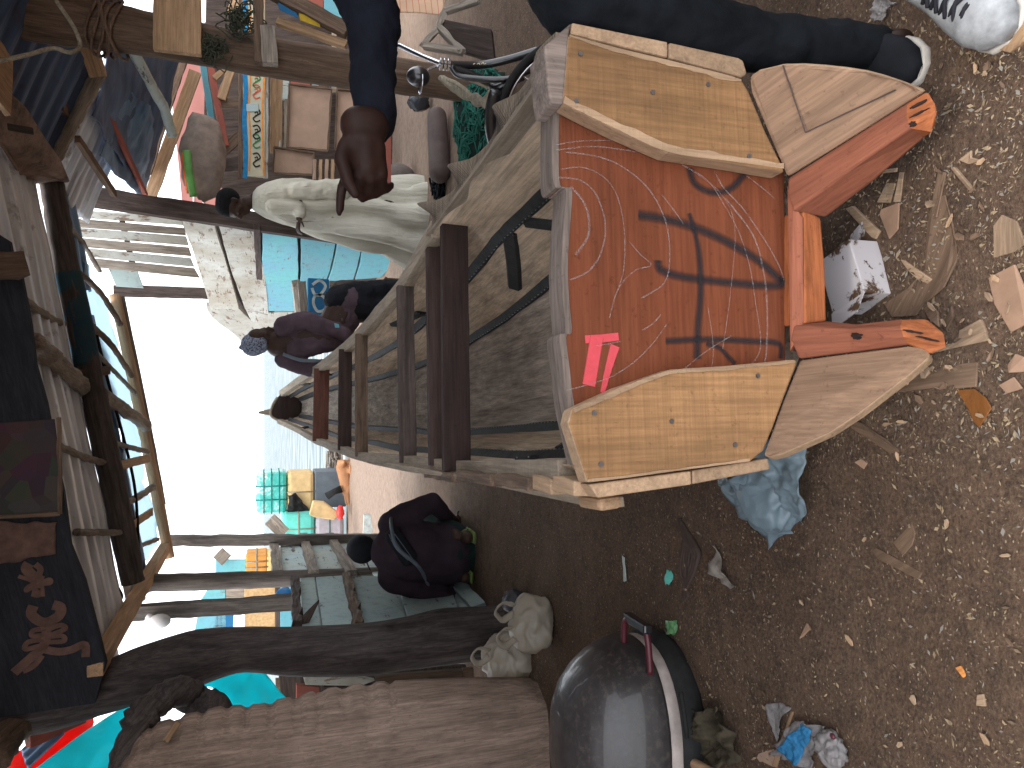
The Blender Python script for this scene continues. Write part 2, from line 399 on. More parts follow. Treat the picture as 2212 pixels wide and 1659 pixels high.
def sect(y):
    L = along(L3, y); Rr = along(R3, y+.06); zb = bot(y); c = (L+Rr)/2; hw = (Rr-L)/2
    def pt(k, h, side):
        G = Rr if side > 0 else L
        p = c+hw*(k*side); p.z = lerp(zb, G.z, h); return p
    return [pt(1, 1, -1), pt(.97, .60, -1), pt(.72, .16, -1), pt(.34, .02, -1), pt(.34, .02, 1), pt(.72, .16, 1), pt(.97, .60, 1), pt(1, 1, 1)]
SS = [sect(y) for y in ST]
def strake(a, b, name, mat, th=.035, lab=None, inset=0, div=5):
    """side plank between section points a and b; local X runs along the boat"""
    g = []
    for s in SS:
        c = (s[0]+s[7])/2
        g.append([s[a].lerp(s[b], k/div) for k in range(div+1)])
    out = []
    mb = MB(); inn = []; ou = []
    for s, r in zip(SS, g):
        ctr = (s[0]+s[7])/2; ctr.z = s[0].z+.1
        d = (r[-1]-r[0]).cross(AX).normalized()
        if d.dot(r[0].lerp(r[-1], .5)-ctr) < 0: d = -d
        inn.append([p+d*.003*nz(p, 7, a) for p in r]); tp = UP*(.045 if (a, b) in ((0, 1), (6, 7)) else 0); ou.append([p+d*th*.6-tp if tp.z else p+d*th for p in r])
    rs = [i+o[::-1] for i, o in zip(inn, ou)]
    mb.rings(rs)
    return build(mb, name, mat, boat, fr=BF(S0), label=lab)
strake(0, 1, 'side_plank', M['hull']); strake(1, 2, 'side_plank', M['hull'])
strake(6, 7, 'side_plank', M['hull']); strake(5, 6, 'side_plank', M['hull'])
strake(2, 3, 'bottom_plank', M['hullgrey'], th=.05); strake(3, 4, 'bottom_plank', M['hullgrey'], th=.06); strake(4, 5, 'bottom_plank', M['hullgrey'], th=.05)
# tarred seam strips with staple heads
def seam(fn, y0, y1, w, name='seam_strip', n=40, par=boat):
    mb = MB(); rs = []; P = []
    for i in range(n+1):
        y = lerp(y0, y1, i/n); p, nrm, ac = fn(y); P.append((p, nrm, ac))
        ww = w*(1+.25*nz((y*4, w, 3), 1))
        rs.append([p-ac*ww/2, p-ac*ww*.3+nrm*.012, p+ac*ww*.3+nrm*.012, p+ac*ww/2, p-nrm*.004])
    mb.rings(rs)
    o = build(mb, name, [M['tar'], M['nail']], par, fr=BF(S0), smooth=False)
    nb = MB(); L = 0
    k = int((y1-y0)/.035)
    for i in range(k):
        y = lerp(y0, y1, (i+.5)/k); p, nrm, ac = fn(y)
        for sgn in (-1, 1):
            nb.box(p+ac*sgn*w*.36+nrm*.010, AX*.010, ac*.004, nrm*.006)
    build(nb, 'staples', M['nail'], o, fr=BF(S0))
    return o
def fsec(idx, side):
    def f(y):
        s = sect(y); p = s[idx]; ctr = (s[0]+s[7])/2; ctr.z += .25
        nrm = (ctr-p); nrm -= AX*nrm.dot(AX); nrm.normalize(); ac = nrm.cross(AX).normalized(); return p+nrm*.006, nrm, ac
    return f
for idx in (1, 2, 5, 6): seam(fsec(idx, 0), 1.66, 7.9, .062)
def brace(idxa, ta, idxb, tb, y0, y1):
    """short tarred joint running across a side plank"""
    def f(t):
        s = sect(lerp(y0, y1, t)); a = s[idxa]; b = s[idxb]; p = a.lerp(b, lerp(ta, tb, t)); ctr = (s[0]+s[7])/2; ctr.z += .25
        nn = (b-a).cross(AX).normalized()
        if nn.dot(ctr-p) < 0: nn = -nn
        return p, nn
    mb = MB(); rs = []; nb = MB()
    for i in range(11):
        p, nn = f(i/10); q, _ = f(min(1, i/10+.05)); q0, _ = f(max(0, i/10-.05)); d = (q-q0).normalized(); ac = nn.cross(d).normalized()
        rs.append([p-ac*.034, p-ac*.022+nn*.014, p+ac*.022+nn*.014, p+ac*.034, p-nn*.004])
        for sgn in (-1, 1): nb.box(p+ac*sgn*.02+nn*.011, d*.010, ac*.004, nn*.005)
    mb.rings(rs); o = build(mb, 'joint_strip', M['tar'], boat, fr=BF(S0)); build(nb, 'staples', M['nail'], o, fr=BF(S0))
brace(1, .15, 2, .85, 1.95, 2.30); brace(1, .5, 2, .95, 2.3, 2.32); brace(5, .05, 6, .9, 2.35, 2.6); brace(5, .5, 6, .5, 2.2, 2.45)
brace(5, .95, 6, .3, 2.75, 3.2); brace(1, .3, 2, .9, 2.5, 2.2); brace(0, .6, 1, .9, 2.4, 2.5); brace(6, .2, 7, .5, 3.9, 4.2); brace(0, .3, 1, .9, 6.3, 6.9); brace(6, .1, 7, .7, 6.5, 6.7); brace(6, .1, 7, .7, 7.2, 7.3); brace(0, .3, 1, .9, 7.2, 7.3)
# thwarts
for k, (ua, va, ub, vb, y, w, m) in enumerate([(958, 497, 963, 1005, 2.80, .05, 'thwart'), (926, 546, 932, 995, 3.02, .045, 'thwart'), (862, 627, 868, 990, 3.5, .05, 'dark'),
        (771, 729, 771, 978, 4.5, .05, 'brown'), (735, 762, 733, 966, 5.1, .05, 'thwart'), (681, 802, 678, 948, 6.3, .05, 'thwartred')]):
    a = PY(ua, va, y+.04); b = PY(ub, vb, y-.04); h = [.10, .085, .075, .07, .085, .12][k]
    a.z -= h/2-.01; b.z -= h/2-.01; d = (b-a).normalized()
    plank('thwart', a-d*.02, b+d*.02, .042, h, M[m], boat, rough=.003)
# right gunwale: scalloped cap board
Ri = [(1164, 193, 1.70), (1044, 357, 2.23), (944, 490, 2.88), (930, 505, 2.95)]
Ro = [(1205, 70), (1163, 113), (1154, 156), (1134, 186), (1117, 203), (1068, 228), (1077, 246), (1078, 266), (1068, 294), (1048, 320), (1018, 343), (970, 356), (983, 376), (987, 402), (974, 417), (946, 432), (903, 440), (934, 461), (936, 478), (922, 500)]
cpt = [PY(*p) for p in Ri]; cpt.insert(0, cpt[0]*2-cpt[1]); zc = cpt[1].z
outer = [PZ(u, v, (.885 if i < 2 else .868)) for i, (u, v) in enumerate(Ro)]
inner = [along(cpt, lerp(outer[0].y, 2.97, i/19)) for i in range(20)]
for i, p in enumerate(inner):
    outer[i].z = outer[i].z
mb = MB(); g0 = []
oc = path(outer, 77); ic = path(inner, 77)
rs = []
for a, b in zip(ic, oc):
    rs.append([a+UP*.006, a.lerp(b, .5)+UP*.006, b+UP*.005, b-UP*.030, a-UP*.030])
mb.rings(rs)
for i in range(150):
    t = (i+.2*random.random())/150*75; a_ = int(t); f_ = t-a_; A_ = ic[a_].lerp(ic[a_+1], f_); B_ = oc[a_].lerp(oc[a_+1], f_); d_ = (ic[a_+1]-ic[a_]).normalized()*.0013*random.uniform(.6, 1.6)
    A_ = A_.lerp(B_, random.uniform(.12, .2)); B_ = A_.lerp(B_, random.uniform(.86, .98)); up_ = UP*.0085
    j = mb.add([A_-d_+up_, B_-d_*.5+up_, B_+d_*.5+up_, A_+d_+up_]); mb.face((j, j+1, j+2, j+3), 1)
rail = build(mb, 'gunwale_board', [M['kerf'], M['dark']], boat, fr=BT(S0), label='scalloped gunwale board on the right side of the boat')
mb = MB(); rs = []
for a, b in zip(ic, oc):
    dn = UP*.05; x = (b-a).normalized()
    rs.append([a+UP*.012-x*.002, a+UP*.012+x*.018, a-dn+x*.018, a-dn-x*.002])
mb.rings(rs); build(mb, 'inner_rail', M['rail'], boat, fr=BF(S0))
# gunwales forward: pale thin planks
def railrun(P3, y0, y1, w, h, side, name, mat, dz=0.0, dx=0.0):
    mb = MB(); rs = []
    for i in range(31):
        y = lerp(y0, y1, i/30); p = along(P3, y)+LAT*side*dx; p = p+UP*(dz+.004*nz((y*3, side, 1), 1))
        ww = w*(1+.10*nz((y*4, side, 5), 1))
        rs.append([p-LAT*side*.012, p+LAT*side*ww, p+LAT*side*ww-UP*h, p-LAT*side*.012-UP*h])
    mb.rings(rs); return build(mb, name, mat, boat, fr=BF(S0), bevel=.003)
railrun(R3, 2.95, 8.05, .055, .05, 1, 'gunwale_plank', M['rail'], dz=.008)
railrun(L3, 1.63, 8.0, .035, .05, -1, 'gunwale_plank', M['rail'], dz=.008)
# outer rubbing rail on the left, held off by blocks
Lo = [PY(*p) for p in [(1290, 1100, 1.55), (1180, 1076, 1.82), (1060, 1050, 2.25), (960, 1030, 2.75), (880, 1020, 3.3), (800, 1003, 4.2), (745, 985, 5.2), (700, 968, 6.1)]]
Lo2 = [PY(*p) for p in [(1290, 1076, 1.55), (1180, 1058, 1.82), (1060, 1036, 2.25), (960, 1022, 2.75), (880, 1008, 3.3), (800, 994, 4.2), (745, 980, 5.2), (700, 964, 6.1)]]
mb = MB(); rs = []
for i in range(40):
    y = lerp(1.56, 6.0, i/39); a = along(Lo2, y); b = along(Lo, y); b.z = a.z-.004
    o_ = .003*nz((y*5, 2, 2), 1); rs.append([a+UP*o_, b+UP*o_, b-UP*.07, a-UP*.07])
mb.rings(rs); build(mb, 'rubbing_rail', M['rail'], boat, fr=BF(S0), bevel=.003)
for (u0, u1, va, vb) in [(1215, 1262, 1030, 1062), (1170, 1212, 1030, 1058), (1085, 1160, 1024, 1050), (1000, 1075, 1018, 1042), (928, 990, 1014, 1034)]:
    y0 = along_y0 = None
    pa = PZ(u1, (va+vb)/2+8, .845); pb = PZ(u0, (va+vb)/2-4, .845)
    plank('spacer_block', pa, pb, .035, .05, M['brown'] if u0 < 1160 else M['fresh'], boat, rough=.004)
# transom
TT = .07
top = [(1173, 105), (1165, 190), (1162, 330), (1166, 402), (1190, 408), (1188, 470), (1182, 560), (1184, 640), (1190, 716), (1178, 727), (1186, 800), (1196, 880), (1224, 1005)]
topp = [onT(u+34, v, 0) for u, v in top]
tb = [onT(1698, 800, 0), onT(1697, 600, 0), onT(1696, 355, 0)]
sideR = [onT(1600, 230), onT(1400, 160), onT(1290, 110)]
sideL = [onT(1300, 1000), onT(1450, 960), onT(1600, 900)]
tr_pts = topp+sideL+tb+sideR
tran = build(MB().prism(tr_pts, AX*TT), 'transom_board', M['red'], boat, fr=BT(S0), bevel=.004)
# rim: weathered top edge strip of the transom
rs = []
P_ = path([p+UP*.001 for p in topp], 50)
mb = MB()
for p in P_: rs.append([p-AX*.0025+UP*.003, p+AX*(TT+.003)+UP*.004, p+AX*(TT+.003)-UP*.012, p-AX*.0025-UP*.012])
mb.rings(rs); build(mb, 'transom_rim', M['rimw'], tran, fr=BT(S0))
# cheek boards
def cheek(face, back, nails, s, th, lab):
    pts = [onT(u, v, s) for u, v in face]; c = sum(pts, V((0, 0, 0)))/len(pts)
    o = build(MB().prism(pts, AX*th, 0, 1), 'cheek_board', [M['cheek'], M['fresh']], boat, fr=BV(c), bevel=.006, label=lab)
    for u, v in nails:
        p = onT(u, v, s); mb = MB()
        mb.tube([p-AX*.0035, p+AX*.004], .0052, 9); build(mb, 'nail_head', M['nail'], o, fr=BF(p))
    # fresh chamfer strip along the inner and outer edges
    return o
cr = cheek([(1228, 74), (1340, 104), (1440, 128), (1560, 158), (1603, 171), (1618, 196), (1655, 285), (1693, 362), (1696, 372), (1570, 350), (1443, 330), (1330, 280), (1250, 240), (1216, 222), (1222, 150)], None,
      [(1253, 117), (1244, 219), (1529, 183), (1409, 200), (1617, 338)], -.055, .052, 'right cheek board nailed over the red stern board')
cl = cheek([(1236, 884), (1340, 836), (1450, 798), (1570, 790), (1720, 776), (1722, 786), (1692, 864), (1672, 920), (1650, 974), (1622, 997), (1490, 1014), (1345, 1034), (1269, 1043), (1250, 985), (1228, 915)], None,
      [(1283, 892), (1450, 910), (1636, 812), (1587, 961), (1297, 1003)], -.055, .052, 'left cheek board nailed over the red stern board')
def chamf(par, pts, s, w0):
    """bright planed bevel on the face edge, standing 2 mm proud"""
    P = [onT(u, v, s) for u, v in pts]; Q = [onT(u, v, s) for u, v in w0]
    mb = MB(); n = len(P); wob = [.004*nz(p, 40, 1) for p in P]
    P = path(P, 40); Q = path(Q, 40)
    Q = [q.lerp(p, .12+.35*nz(q, 25, 3)) for p, q in zip(P, Q)]
    rs = [[p-AX*.0005, q-AX*.0022, q+AX*.004, p+AX*.004] for p, q in zip(P, Q)]
    mb.rings(rs); build(mb, 'planed_edge', M['fresh'], par, fr=BV(P[0]))
chamf(cr, [(1693, 364), (1570, 347), (1443, 328), (1330, 278), (1217, 223)], -.055, [(1692, 352), (1570, 332), (1447, 310), (1335, 262), (1220, 208)])
chamf(cr, [(1230, 75), (1340, 105), (1440, 129), (1560, 159), (1602, 172)], -.055, [(1235, 84), (1340, 118), (1440, 142), (1560, 172), (1600, 176)])
chamf(cl, [(1238, 886), (1340, 838), (1450, 800), (1570, 792), (1718, 779)], -.055, [(1243, 893), (1344, 850), (1452, 810), (1570, 801), (1716, 785)])
chamf(cl, [(1270, 1041), (1345, 1033), (1490, 1013), (1620, 996)], -.055, [(1268, 1034), (1345, 1026), (1490, 1008), (1618, 990)])
# end blocks capping cheek tops
for q, nm in (([(1236, 47), (1176, 98), (1184, 190), (1190, 222), (1217, 226), (1224, 150), (1229, 76)], 0), ([(1228, 916), (1250, 985), (1270, 1043), (1292, 1046), (1270, 1043), (1222, 905)], 1)):
    if nm == 0:
        pts = [onT(u, v, -.053) for u, v in q]
        build(MB().prism(pts, AX*.10), 'corner_block', M['rimw'], boat, fr=BV(pts[0]), bevel=.005)
# hull plank ends seen beside the cheeks
for i, q in enumerate(([(1236, 48), (1443, 90), (1443, 124), (1232, 73)], [(1446, 91), (1595, 124), (1606, 130), (1614, 158), (1604, 167), (1446, 125)],
          [(1272, 1046), (1493, 1017), (1495, 1047), (1292, 1076)], [(1497, 1016), (1660, 990), (1664, 1014), (1497, 1046)])):
    pts = [onT(u, v, -.048) for u, v in q]
    build(MB().prism(pts, AX*.09), 'plank_end', M['fresh'], boat, fr=BF(pts[0]), bevel=.004)
    cc = sum(pts, V((0, 0, 0)))/4
for q in ([(1243, 56), (1250, 30), (1290, 26), (1298, 58)], [(1292, 1077), (1345, 1070), (1346, 1098), (1296, 1106)]):
    pts = [onT(u, v, -.02) for u, v in q]
    build(MB().prism(pts, AX*.12), 'rail_end', M['tan'], boat, fr=BF(pts[0]), bevel=.010)
# fins and prongs
def fin(pts, th, edge, lab):
    P = [PY(*p) for p in pts]; c = sum(P, V((0, 0, 0)))/len(P); nrm = V((0, 0, 0))
    for a, b in zip(P, P[1:]+P[:1]): nrm += (a-c).cross(b-c)
    nrm.normalize()
    if nrm.z > 0: nrm = -nrm
    mb = MB(); mb.prism(P, nrm*th, 0, 1)
    return build(mb, 'stern_fin', [M['fin'], M['fresh']], boat, fr=frame(c, P[edge]-P[0], nrm), bevel=.009, label=lab), nrm
fr_, nr = fin([(1700, 384, 1.53), (1660, 290, 1.53), (1622, 200, 1.53), (1618, 166, 1.525), (1640, 151, 1.50), (1691, 139, 1.46), (1735, 138, 1.43), (1777, 141, 1.40), (1825, 146, 1.37), (1870, 153, 1.34), (1908, 163, 1.32), (1941, 175, 1.30), (1975, 187, 1.285), (2001, 197, 1.27)], .035, 13, 'right stern fin curving to the tip of its prong')
fl_, nl = fin([(1728, 777, 1.485), (1840, 762, 1.38), (1962, 747, 1.27), (1990, 750, 1.25), (2007, 760, 1.24), (2006, 772, 1.24), (1960, 812, 1.265), (1916, 846, 1.29), (1855, 893, 1.33), (1791, 935, 1.375), (1730, 962, 1.42), (1690, 980, 1.45), (1663, 986, 1.47), (1648, 984, 1.475), (1672, 920, 1.48), (1692, 864, 1.485)], .035, 2, 'left stern fin curving to the tip of its prong')
def groove(a, b, sc):
    A = PY(*a); B = PY(*b); d = (B-A).normalized(); ac = nr.cross(d); P = path([A, (A+B)/2, B], 14)
    build(MB().tube([p-nr*.0005+ac*.001*nz(p, 30, 3) for p in P], .0016, 6), 'seam_line', M['dark'], fr_, fr=frame(A, d))
groove((1691, 141, 1.46), (1740, 286, 1.46), 1); groove((1740, 286, 1.46), (1935, 194, 1.31), 1)
def prong(secs, name, lab):
    """secs: list of rings of 5 pixel points with depth"""
    mb = MB(); rs = [[PY(*p) for p in s] for s in secs]
    mb.rings(rs, mcap=1)
    for k in range(len(mb.m)-8, len(mb.m)): mb.m[k] = 1
    mb.m[len(mb.m)-2] = 0
    o = build(mb, name, [M['redlog'], M['redcut']], boat, fr=frame(rs[0][0], rs[-1][0]-rs[0][0]), bevel=.006, label=lab)
    return o
# ring order: inner-top edge near fin, top ridge, outer-low, low
prong([[(1702, 386, 1.525), (1700, 420, 1.52), (1712, 458, 1.50), (1782, 470, 1.50), (1800, 440, 1.60), (1740, 380, 1.66)],
       [(1830, 305, 1.415), (1832, 336, 1.40), (1840, 362, 1.385), (1885, 392, 1.40), (1895, 360, 1.50), (1850, 300, 1.53)],
       [(1960, 223, 1.30), (1958, 252, 1.285), (1966, 276, 1.275), (1998, 296, 1.30), (2006, 276, 1.37), (1975, 225, 1.40)],
       [(2003, 197, 1.265), (2022, 222, 1.245), (2028, 245, 1.245), (2012, 282, 1.265), (2022, 268, 1.33), (2012, 215, 1.35)]], 'stern_prong', 'right stern prong of red wood with raw cut end')
prong([[(1726, 775, 1.485), (1706, 735, 1.49), (1712, 700, 1.49), (1786, 694, 1.48), (1800, 712, 1.58), (1742, 774, 1.62)],
       [(1840, 761, 1.38), (1835, 735, 1.375), (1832, 712, 1.37), (1850, 701, 1.385), (1870, 712, 1.47), (1860, 760, 1.50)],
       [(1962, 745, 1.27), (1952, 728, 1.265), (1944, 706, 1.265), (1950, 690, 1.285), (1985, 702, 1.36), (1985, 745, 1.37)],
       [(2008, 765, 1.24), (2048, 752, 1.215), (2042, 718, 1.215), (1998, 688, 1.26), (2030, 710, 1.30), (2035, 752, 1.31)]], 'stern_prong', 'left stern prong of red wood with raw cut end')
pts = [PY(1700, 400, 1.525), PY(1706, 760, 1.49), PY(1728, 720, 1.475), PY(1737, 690, 1.47), PY(1734, 470, 1.49), PY(1716, 440, 1.505)]
build(MB().prism(pts, V((0, .04, -.05))), 'cross_piece', M['redlog'], boat, fr=BT(pts[0]), bevel=.004)
pts = [PY(1733, 450, 1.498), PY(1737, 700, 1.468), PY(1786, 694, 1.475), PY(1783, 580, 1.487), PY(1774, 470, 1.50)]
build(MB().prism(pts, V((0, .10, -.01))), 'cross_piece', M['redcut'], boat, fr=BT(pts[0]), bevel=.006, label='raw cut front of the cross piece between the prongs')
# charred spots on prongs
def spot(c, r, name, mat, par, seed, n=(0, 0, 1), th=.0015, e=.6):
    n = V(n).normalized(); a = n.orthogonal().normalized(); b = n.cross(a); pts = []
    for k in range(18):
        an = 2*math.pi*k/18; rr = r*(1+.5*nz((math.cos(an), math.sin(an), seed), 1.7))
        pts.append(V(c)+a*math.cos(an)*rr+b*math.sin(an)*rr*e+n*th)
    build(MB().prism(pts, -n*.002), name, mat, par, fr=Matrix.Translation(V(c)))
M['char'] = plain('charred_mark', (.022, .013, .012), .85, .5, 60)
def mark(q, s0, t0, rs_, rt, name, seed, par=boat, n=20):
    A, B, Cq, D = [PY(*p) for p in q]; nrm = (B-A).cross(D-A).normalized()
    if nrm.dot(V((0, 0, H))-A) < 0: nrm = -nrm
    pts = []
    for k in range(n):
        an = 2*math.pi*k/n; f = 1+.7*nz((math.cos(an), math.sin(an), seed), 1.8); s = s0+rs_*math.cos(an)*f; t = t0+rt*math.sin(an)*f
        pts.append(A.lerp(B, t).lerp(D.lerp(Cq, t), s)+nrm*.0022)
    build(MB().prism(pts, -nrm*.003), name, M['char'], par, fr=Matrix.Translation(pts[0]))
QL = [(1835, 735, 1.375), (1832, 712, 1.37), (1944, 706, 1.265), (1952, 728, 1.265)]
QC = [(1952, 728, 1.265), (1944, 706, 1.265), (2042, 718, 1.215), (2048, 752, 1.215)]
QR = [(1960, 223, 1.30), (1958, 252, 1.285), (2022, 222, 1.245), (2003, 197, 1.265)]
QR2 = [(1958, 252, 1.285), (1966, 276, 1.275), (2028, 245, 1.245), (2022, 222, 1.245)]
mark(QL, .16, .35, .11, .30, 'char_mark', 1); mark(QC, .25, .7, .20, .12, 'char_mark', 5); mark(QC, .6, .35, .26, .09, 'char_mark', 9)
mark(QR, .45, .55, .32, .07, 'char_mark', 12); mark(QR2, .4, .2, .3, .08, 'char_mark', 14); mark(QR2, .1, .8, .12, .2, 'char_mark', 17)
# bow bulkhead, bow cap and stem post
bw = [PY(u, v, 7.98) for u, v in [(600, 858), (590, 875), (586, 890), (588, 900), (600, 907), (622, 915), (648, 912), (664, 890), (662, 868), (648, 838), (622, 832)]]
build(MB().prism(bw, AX*.05), 'bow_bulkhead', M['thwart'], boat, fr=BT(bw[0]), bevel=.01)
mb = MB(); P = path([p+UP*.004 for p in [bw[0], bw[1], bw[2], bw[3], bw[4]]], 20)
build(mb.tube(P, .012, 8), 'bow_rim', M['rail'], boat, fr=BT(P[0]), smooth=True)
sp_ = [PY(u, v, 8.03) for u, v in [(588, 882), (588, 898), (558, 893), (558, 889)]]
build(MB().prism(sp_, AX*.06), 'stem_post', M['rail'], boat, fr=BV(sp_[0]), bevel=.004)
# supports under the boat (logs across)
for y in (2.1, 4.6):
    c = S0+AX*(y-1.56)
    log('support_log', [c-LAT*.5+UP*.09, c+UP*.10, c+LAT*.5+UP*.09], .085, M['bark'], None)
for o in [x for x in bpy.data.objects if x.name.startswith('support_log')]:
    tag(o, 'bark covered log lying crosswise under the hull of the wooden boat near its %s' % ('stern' if WM[o.name].translation.y < 3 else 'middle'), 'log')

# ---------------- chalk, spray paint and pink paint on the transom: thin strokes on the board
def stroke_mat(name, col, dens, soft, grain, rough=.9):
    n = N(name); sv = n.node('ShaderNodeSeparateXYZ', {0: n.uv}); x = sv.outputs[0]; y = sv.outputs[1]
    d = n.math('ABSOLUTE', n.math('SUBTRACT', y, .5)); prof = n.step(d, .5, .5-soft)
    ns = n.noise(n.map(n.obj, (1, 1, 1)), grain, 4, .75)
    al = n.math('MULTIPLY', prof, n.math('MULTIPLY', n.step(ns, .38, .62), dens)) if dens < 1.5 else n.math('MULTIPLY', prof, n.math('ADD', n.math('MULTIPLY', ns, .35), .68))
    al = n.math('MULTIPLY', al, 1.0, True)
    tp = n.node('ShaderNodeBsdfTransparent'); ms = n.node('ShaderNodeMixShader'); n.set(ms.inputs[0], al)
    n.t.links.new(tp.outputs[0], ms.inputs[1]); n.t.links.new(n.b.outputs[0], ms.inputs[2]); n.t.links.new(ms.outputs[0], n.out.inputs[0])
    n.fin(col, rough); return n.mat
CH = stroke_mat('chalk', (.46, .42, .42), .55, .5, 240)
SPR = stroke_mat('black_spray', (.030, .028, .032), 2.0, .50, 25)
PNK = stroke_mat('pink_paint', (.75, .10, .12), 2.0, .10, 60)
lay = [0]
def stroke(pts, w, mat, name, s0=0.0, n=40, par=tran, wt=None):
    w *= .72 if name == 'chalk_line' else (.95 if name == 'spray_letter' else 1)
    lay[0] += 1; off = -.0012-.00025*lay[0]
    P = path([onT(u, v, s0) for u, v in pts], n); vs = []; mb = MB()
    for i, p in enumerate(P):
        t = (P[min(i+1, n-1)]-P[max(i-1, 0)]).normalized(); ac = t.cross(AX).normalized(); k = i/(n-1)
        ww = w/2*(1 if wt is None else lerp(wt[0], wt[1], k))
        vs.append((p-ac*ww+AX*off, p+ac*ww+AX*off))
    me = bpy.data.meshes.new(name); vv = [a for q in vs for a in q]
    fr = BT(P[0]); inv = fr.inverted()
    me.from_pydata([inv @ a for a in vv], [], [(2*i, 2*i+1, 2*i+3, 2*i+2) for i in range(n-1)])
    uvl = me.uv_layers.new(name='UVMap')
    for poly in me.polygons:
        for li in poly.loop_indices:
            vi = me.loops[li].vertex_index; uvl.data[li].uv = ((vi//2)/(n-1), vi % 2)
    me.materials.append(mat); o = bpy.data.objects.new(name, me); link(o, fr, par); return o
def c6(x, y): return (1134+.3906*x, .3906*y)
def c7(x, y): return (1134+.3906*x, 540+.3906*y)
def S6(l, *a, **k): stroke([c6(*p) for p in l], *a, **k)
def S7(l, *a, **k): stroke([c7(*p) for p in l], *a, **k)
S6([(625, 1190), (760, 1210), (940, 1260), (1120, 1340), (1300, 1450), (1420, 1560)], .034, SPR, 'spray_letter')
S6([(735, 1440), (745, 1490), (840, 1525), (960, 1545), (1200, 1570), (1400, 1580), (1430, 1540)], .030, SPR, 'spray_letter')
S6([(905, 1180), (930, 1260), (960, 1400), (970, 1600), (955, 1800), (950, 1985)], .024, SPR, 'spray_letter', wt=(.7, 1.3))
S6([(905, 930), (940, 1020), (1040, 1065), (1140, 1040), (1230, 940)], .026, SPR, 'spray_letter')
S7([(775, 505), (1000, 495), (1250, 505), (1400, 520), (1410, 600)], .022, SPR, 'spray_letter')
S7([(1000, 520), (1070, 540), (1120, 590), (1160, 630)], .018, SPR, 'spray_letter')
S7([(330, 495), (420, 490), (515, 480)], .020, PNK, 'pink_mark', n=16)
S7([(395, 480), (375, 600), (350, 750)], .034, PNK, 'pink_mark', n=16)
S7([(495, 530), (460, 650), (425, 790)], .020, PNK, 'pink_mark', n=16, wt=(1.3, .6))
ck = lambda l, w=.0075: S6(l, w, CH, 'chalk_line')
ck([(250, 1035), (320, 1120), (350, 1220), (340, 1320), (275, 1410)], .012)
ck([(180, 985), (300, 1000), (390, 1080), (440, 1240), (420, 1390), (350, 1500), (245, 1550)], .008)
ck([(195, 940), (320, 930), (440, 990), (510, 1100), (545, 1280), (540, 1500), (490, 1650)], .005)
ck([(220, 845), (400, 870), (540, 930), (680, 1050), (770, 1220), (795, 1400), (770, 1560), (640, 1650)], .007)
ck([(165, 805), (300, 785), (480, 780)], .005); ck([(165, 835), (380, 815), (620, 845)], .006)
ck([(750, 1080), (820, 1170), (870, 1240)], .006)
ck([(1040, 945), (1090, 1040), (1200, 1160), (1330, 1350), (1400, 1480), (1435, 1590)], .007)
ck([(860, 915), (1000, 1000), (1090, 1130), (1180, 1300), (1240, 1500), (1270, 1700)], .005)
ck([(1215, 975), (1300, 1040), (1370, 1100)], .006)
ck([(1100, 1100), (1250, 1300), (1310, 1500), (1330, 1700), (1325, 1950), (1290, 2150)], .009)
ck([(570, 1340), (630, 1410), (690, 1470), (600, 1500), (510, 1600), (460, 1760)], .005)
ck([(860, 915), (1060, 1060), (1150, 1250), (1130, 1600), (1085, 1930)], .004)
ck([(780, 1790), (700, 1900), (600, 2000), (480, 2080), (370, 2120), (225, 2160)], .005)
ck([(1130, 1860), (1000, 1940), (850, 2060), (720, 2170)], .005)
ck([(1270, 1700), (1290, 1930), (1200, 2050), (1020, 2170)], .006)
ck([(1440, 1980), (1340, 2090), (1270, 2160)], .006)
ck([(225, 2270), (350, 2275), (480, 2290)], .004); ck([(235, 2330), (410, 2345)], .004)
ck([(380, 1915), (450, 1905), (520, 1890)], .005); ck([(640, 1830), (700, 1790), (740, 1745)], .006)
ck([(1000, 1700), (1030, 1950), (990, 2150)], .005)
# ================================================================== helpers for the surroundings
def bpx(name, px, th, mat, parent=None, grain=None, bevel=.003, label=None, me=None, smooth=False):
    """board outlined by (u,v,y) corners, given real thickness along th"""
    P = [PY(*p) for p in px]; c = sum(P, V((0, 0, 0)))/len(P)
    X = (P[1]-P[0]) if grain is None else V(grain)
    return build(MB().prism(P, V(th)), name, mat, parent, fr=frame(c, X, (0, -1, 0) if abs(X.normalized().y) < .9 else (0, 0, 1)), bevel=bevel, label=label)
def ppx(name, a, b, w, h, mat, parent=None, up=(0, -1, 0), **k):
    return plank(name, PY(*a), PY(*b), w, h, mat, parent, up=up, **k)
def solo(o, label, cat, group=None): return tag(o, label, cat, group)
def foot(u, v, y): p = PY(u, v, y); return V((p.x, y, 0))
def sheet(name, o, X, Y, nx, ny, mat, parent=None, wave=0, amp=.012, crump=.0, seed=0, fold=2.0, label=None, th=.0015):
    """corrugated or crumpled sheet: waves run across Y"""
    o, X, Y = V(o), V(X), V(Y); Nn = X.cross(Y).normalized(); LY = Y.length
    mb = MB(); g = []
    for i in range(nx+1):
        r = []
        for j in range(ny+1):
            p = o+X*(i/nx)+Y*(j/ny); t = j/ny*LY
            d = amp*max(-.7, min(.7, math.sin(2*math.pi*t/wave)))*1.4 if wave else 0
            d += crump*nz(p, fold, seed)+crump*.4*nz(p, fold*3.1, seed+3)
            r.append(p+Nn*d)
        g.append(r)
    return build(mb.grid(g), name, mat, parent, fr=frame(o, X, Nn), smooth=True, solid=th, label=label)
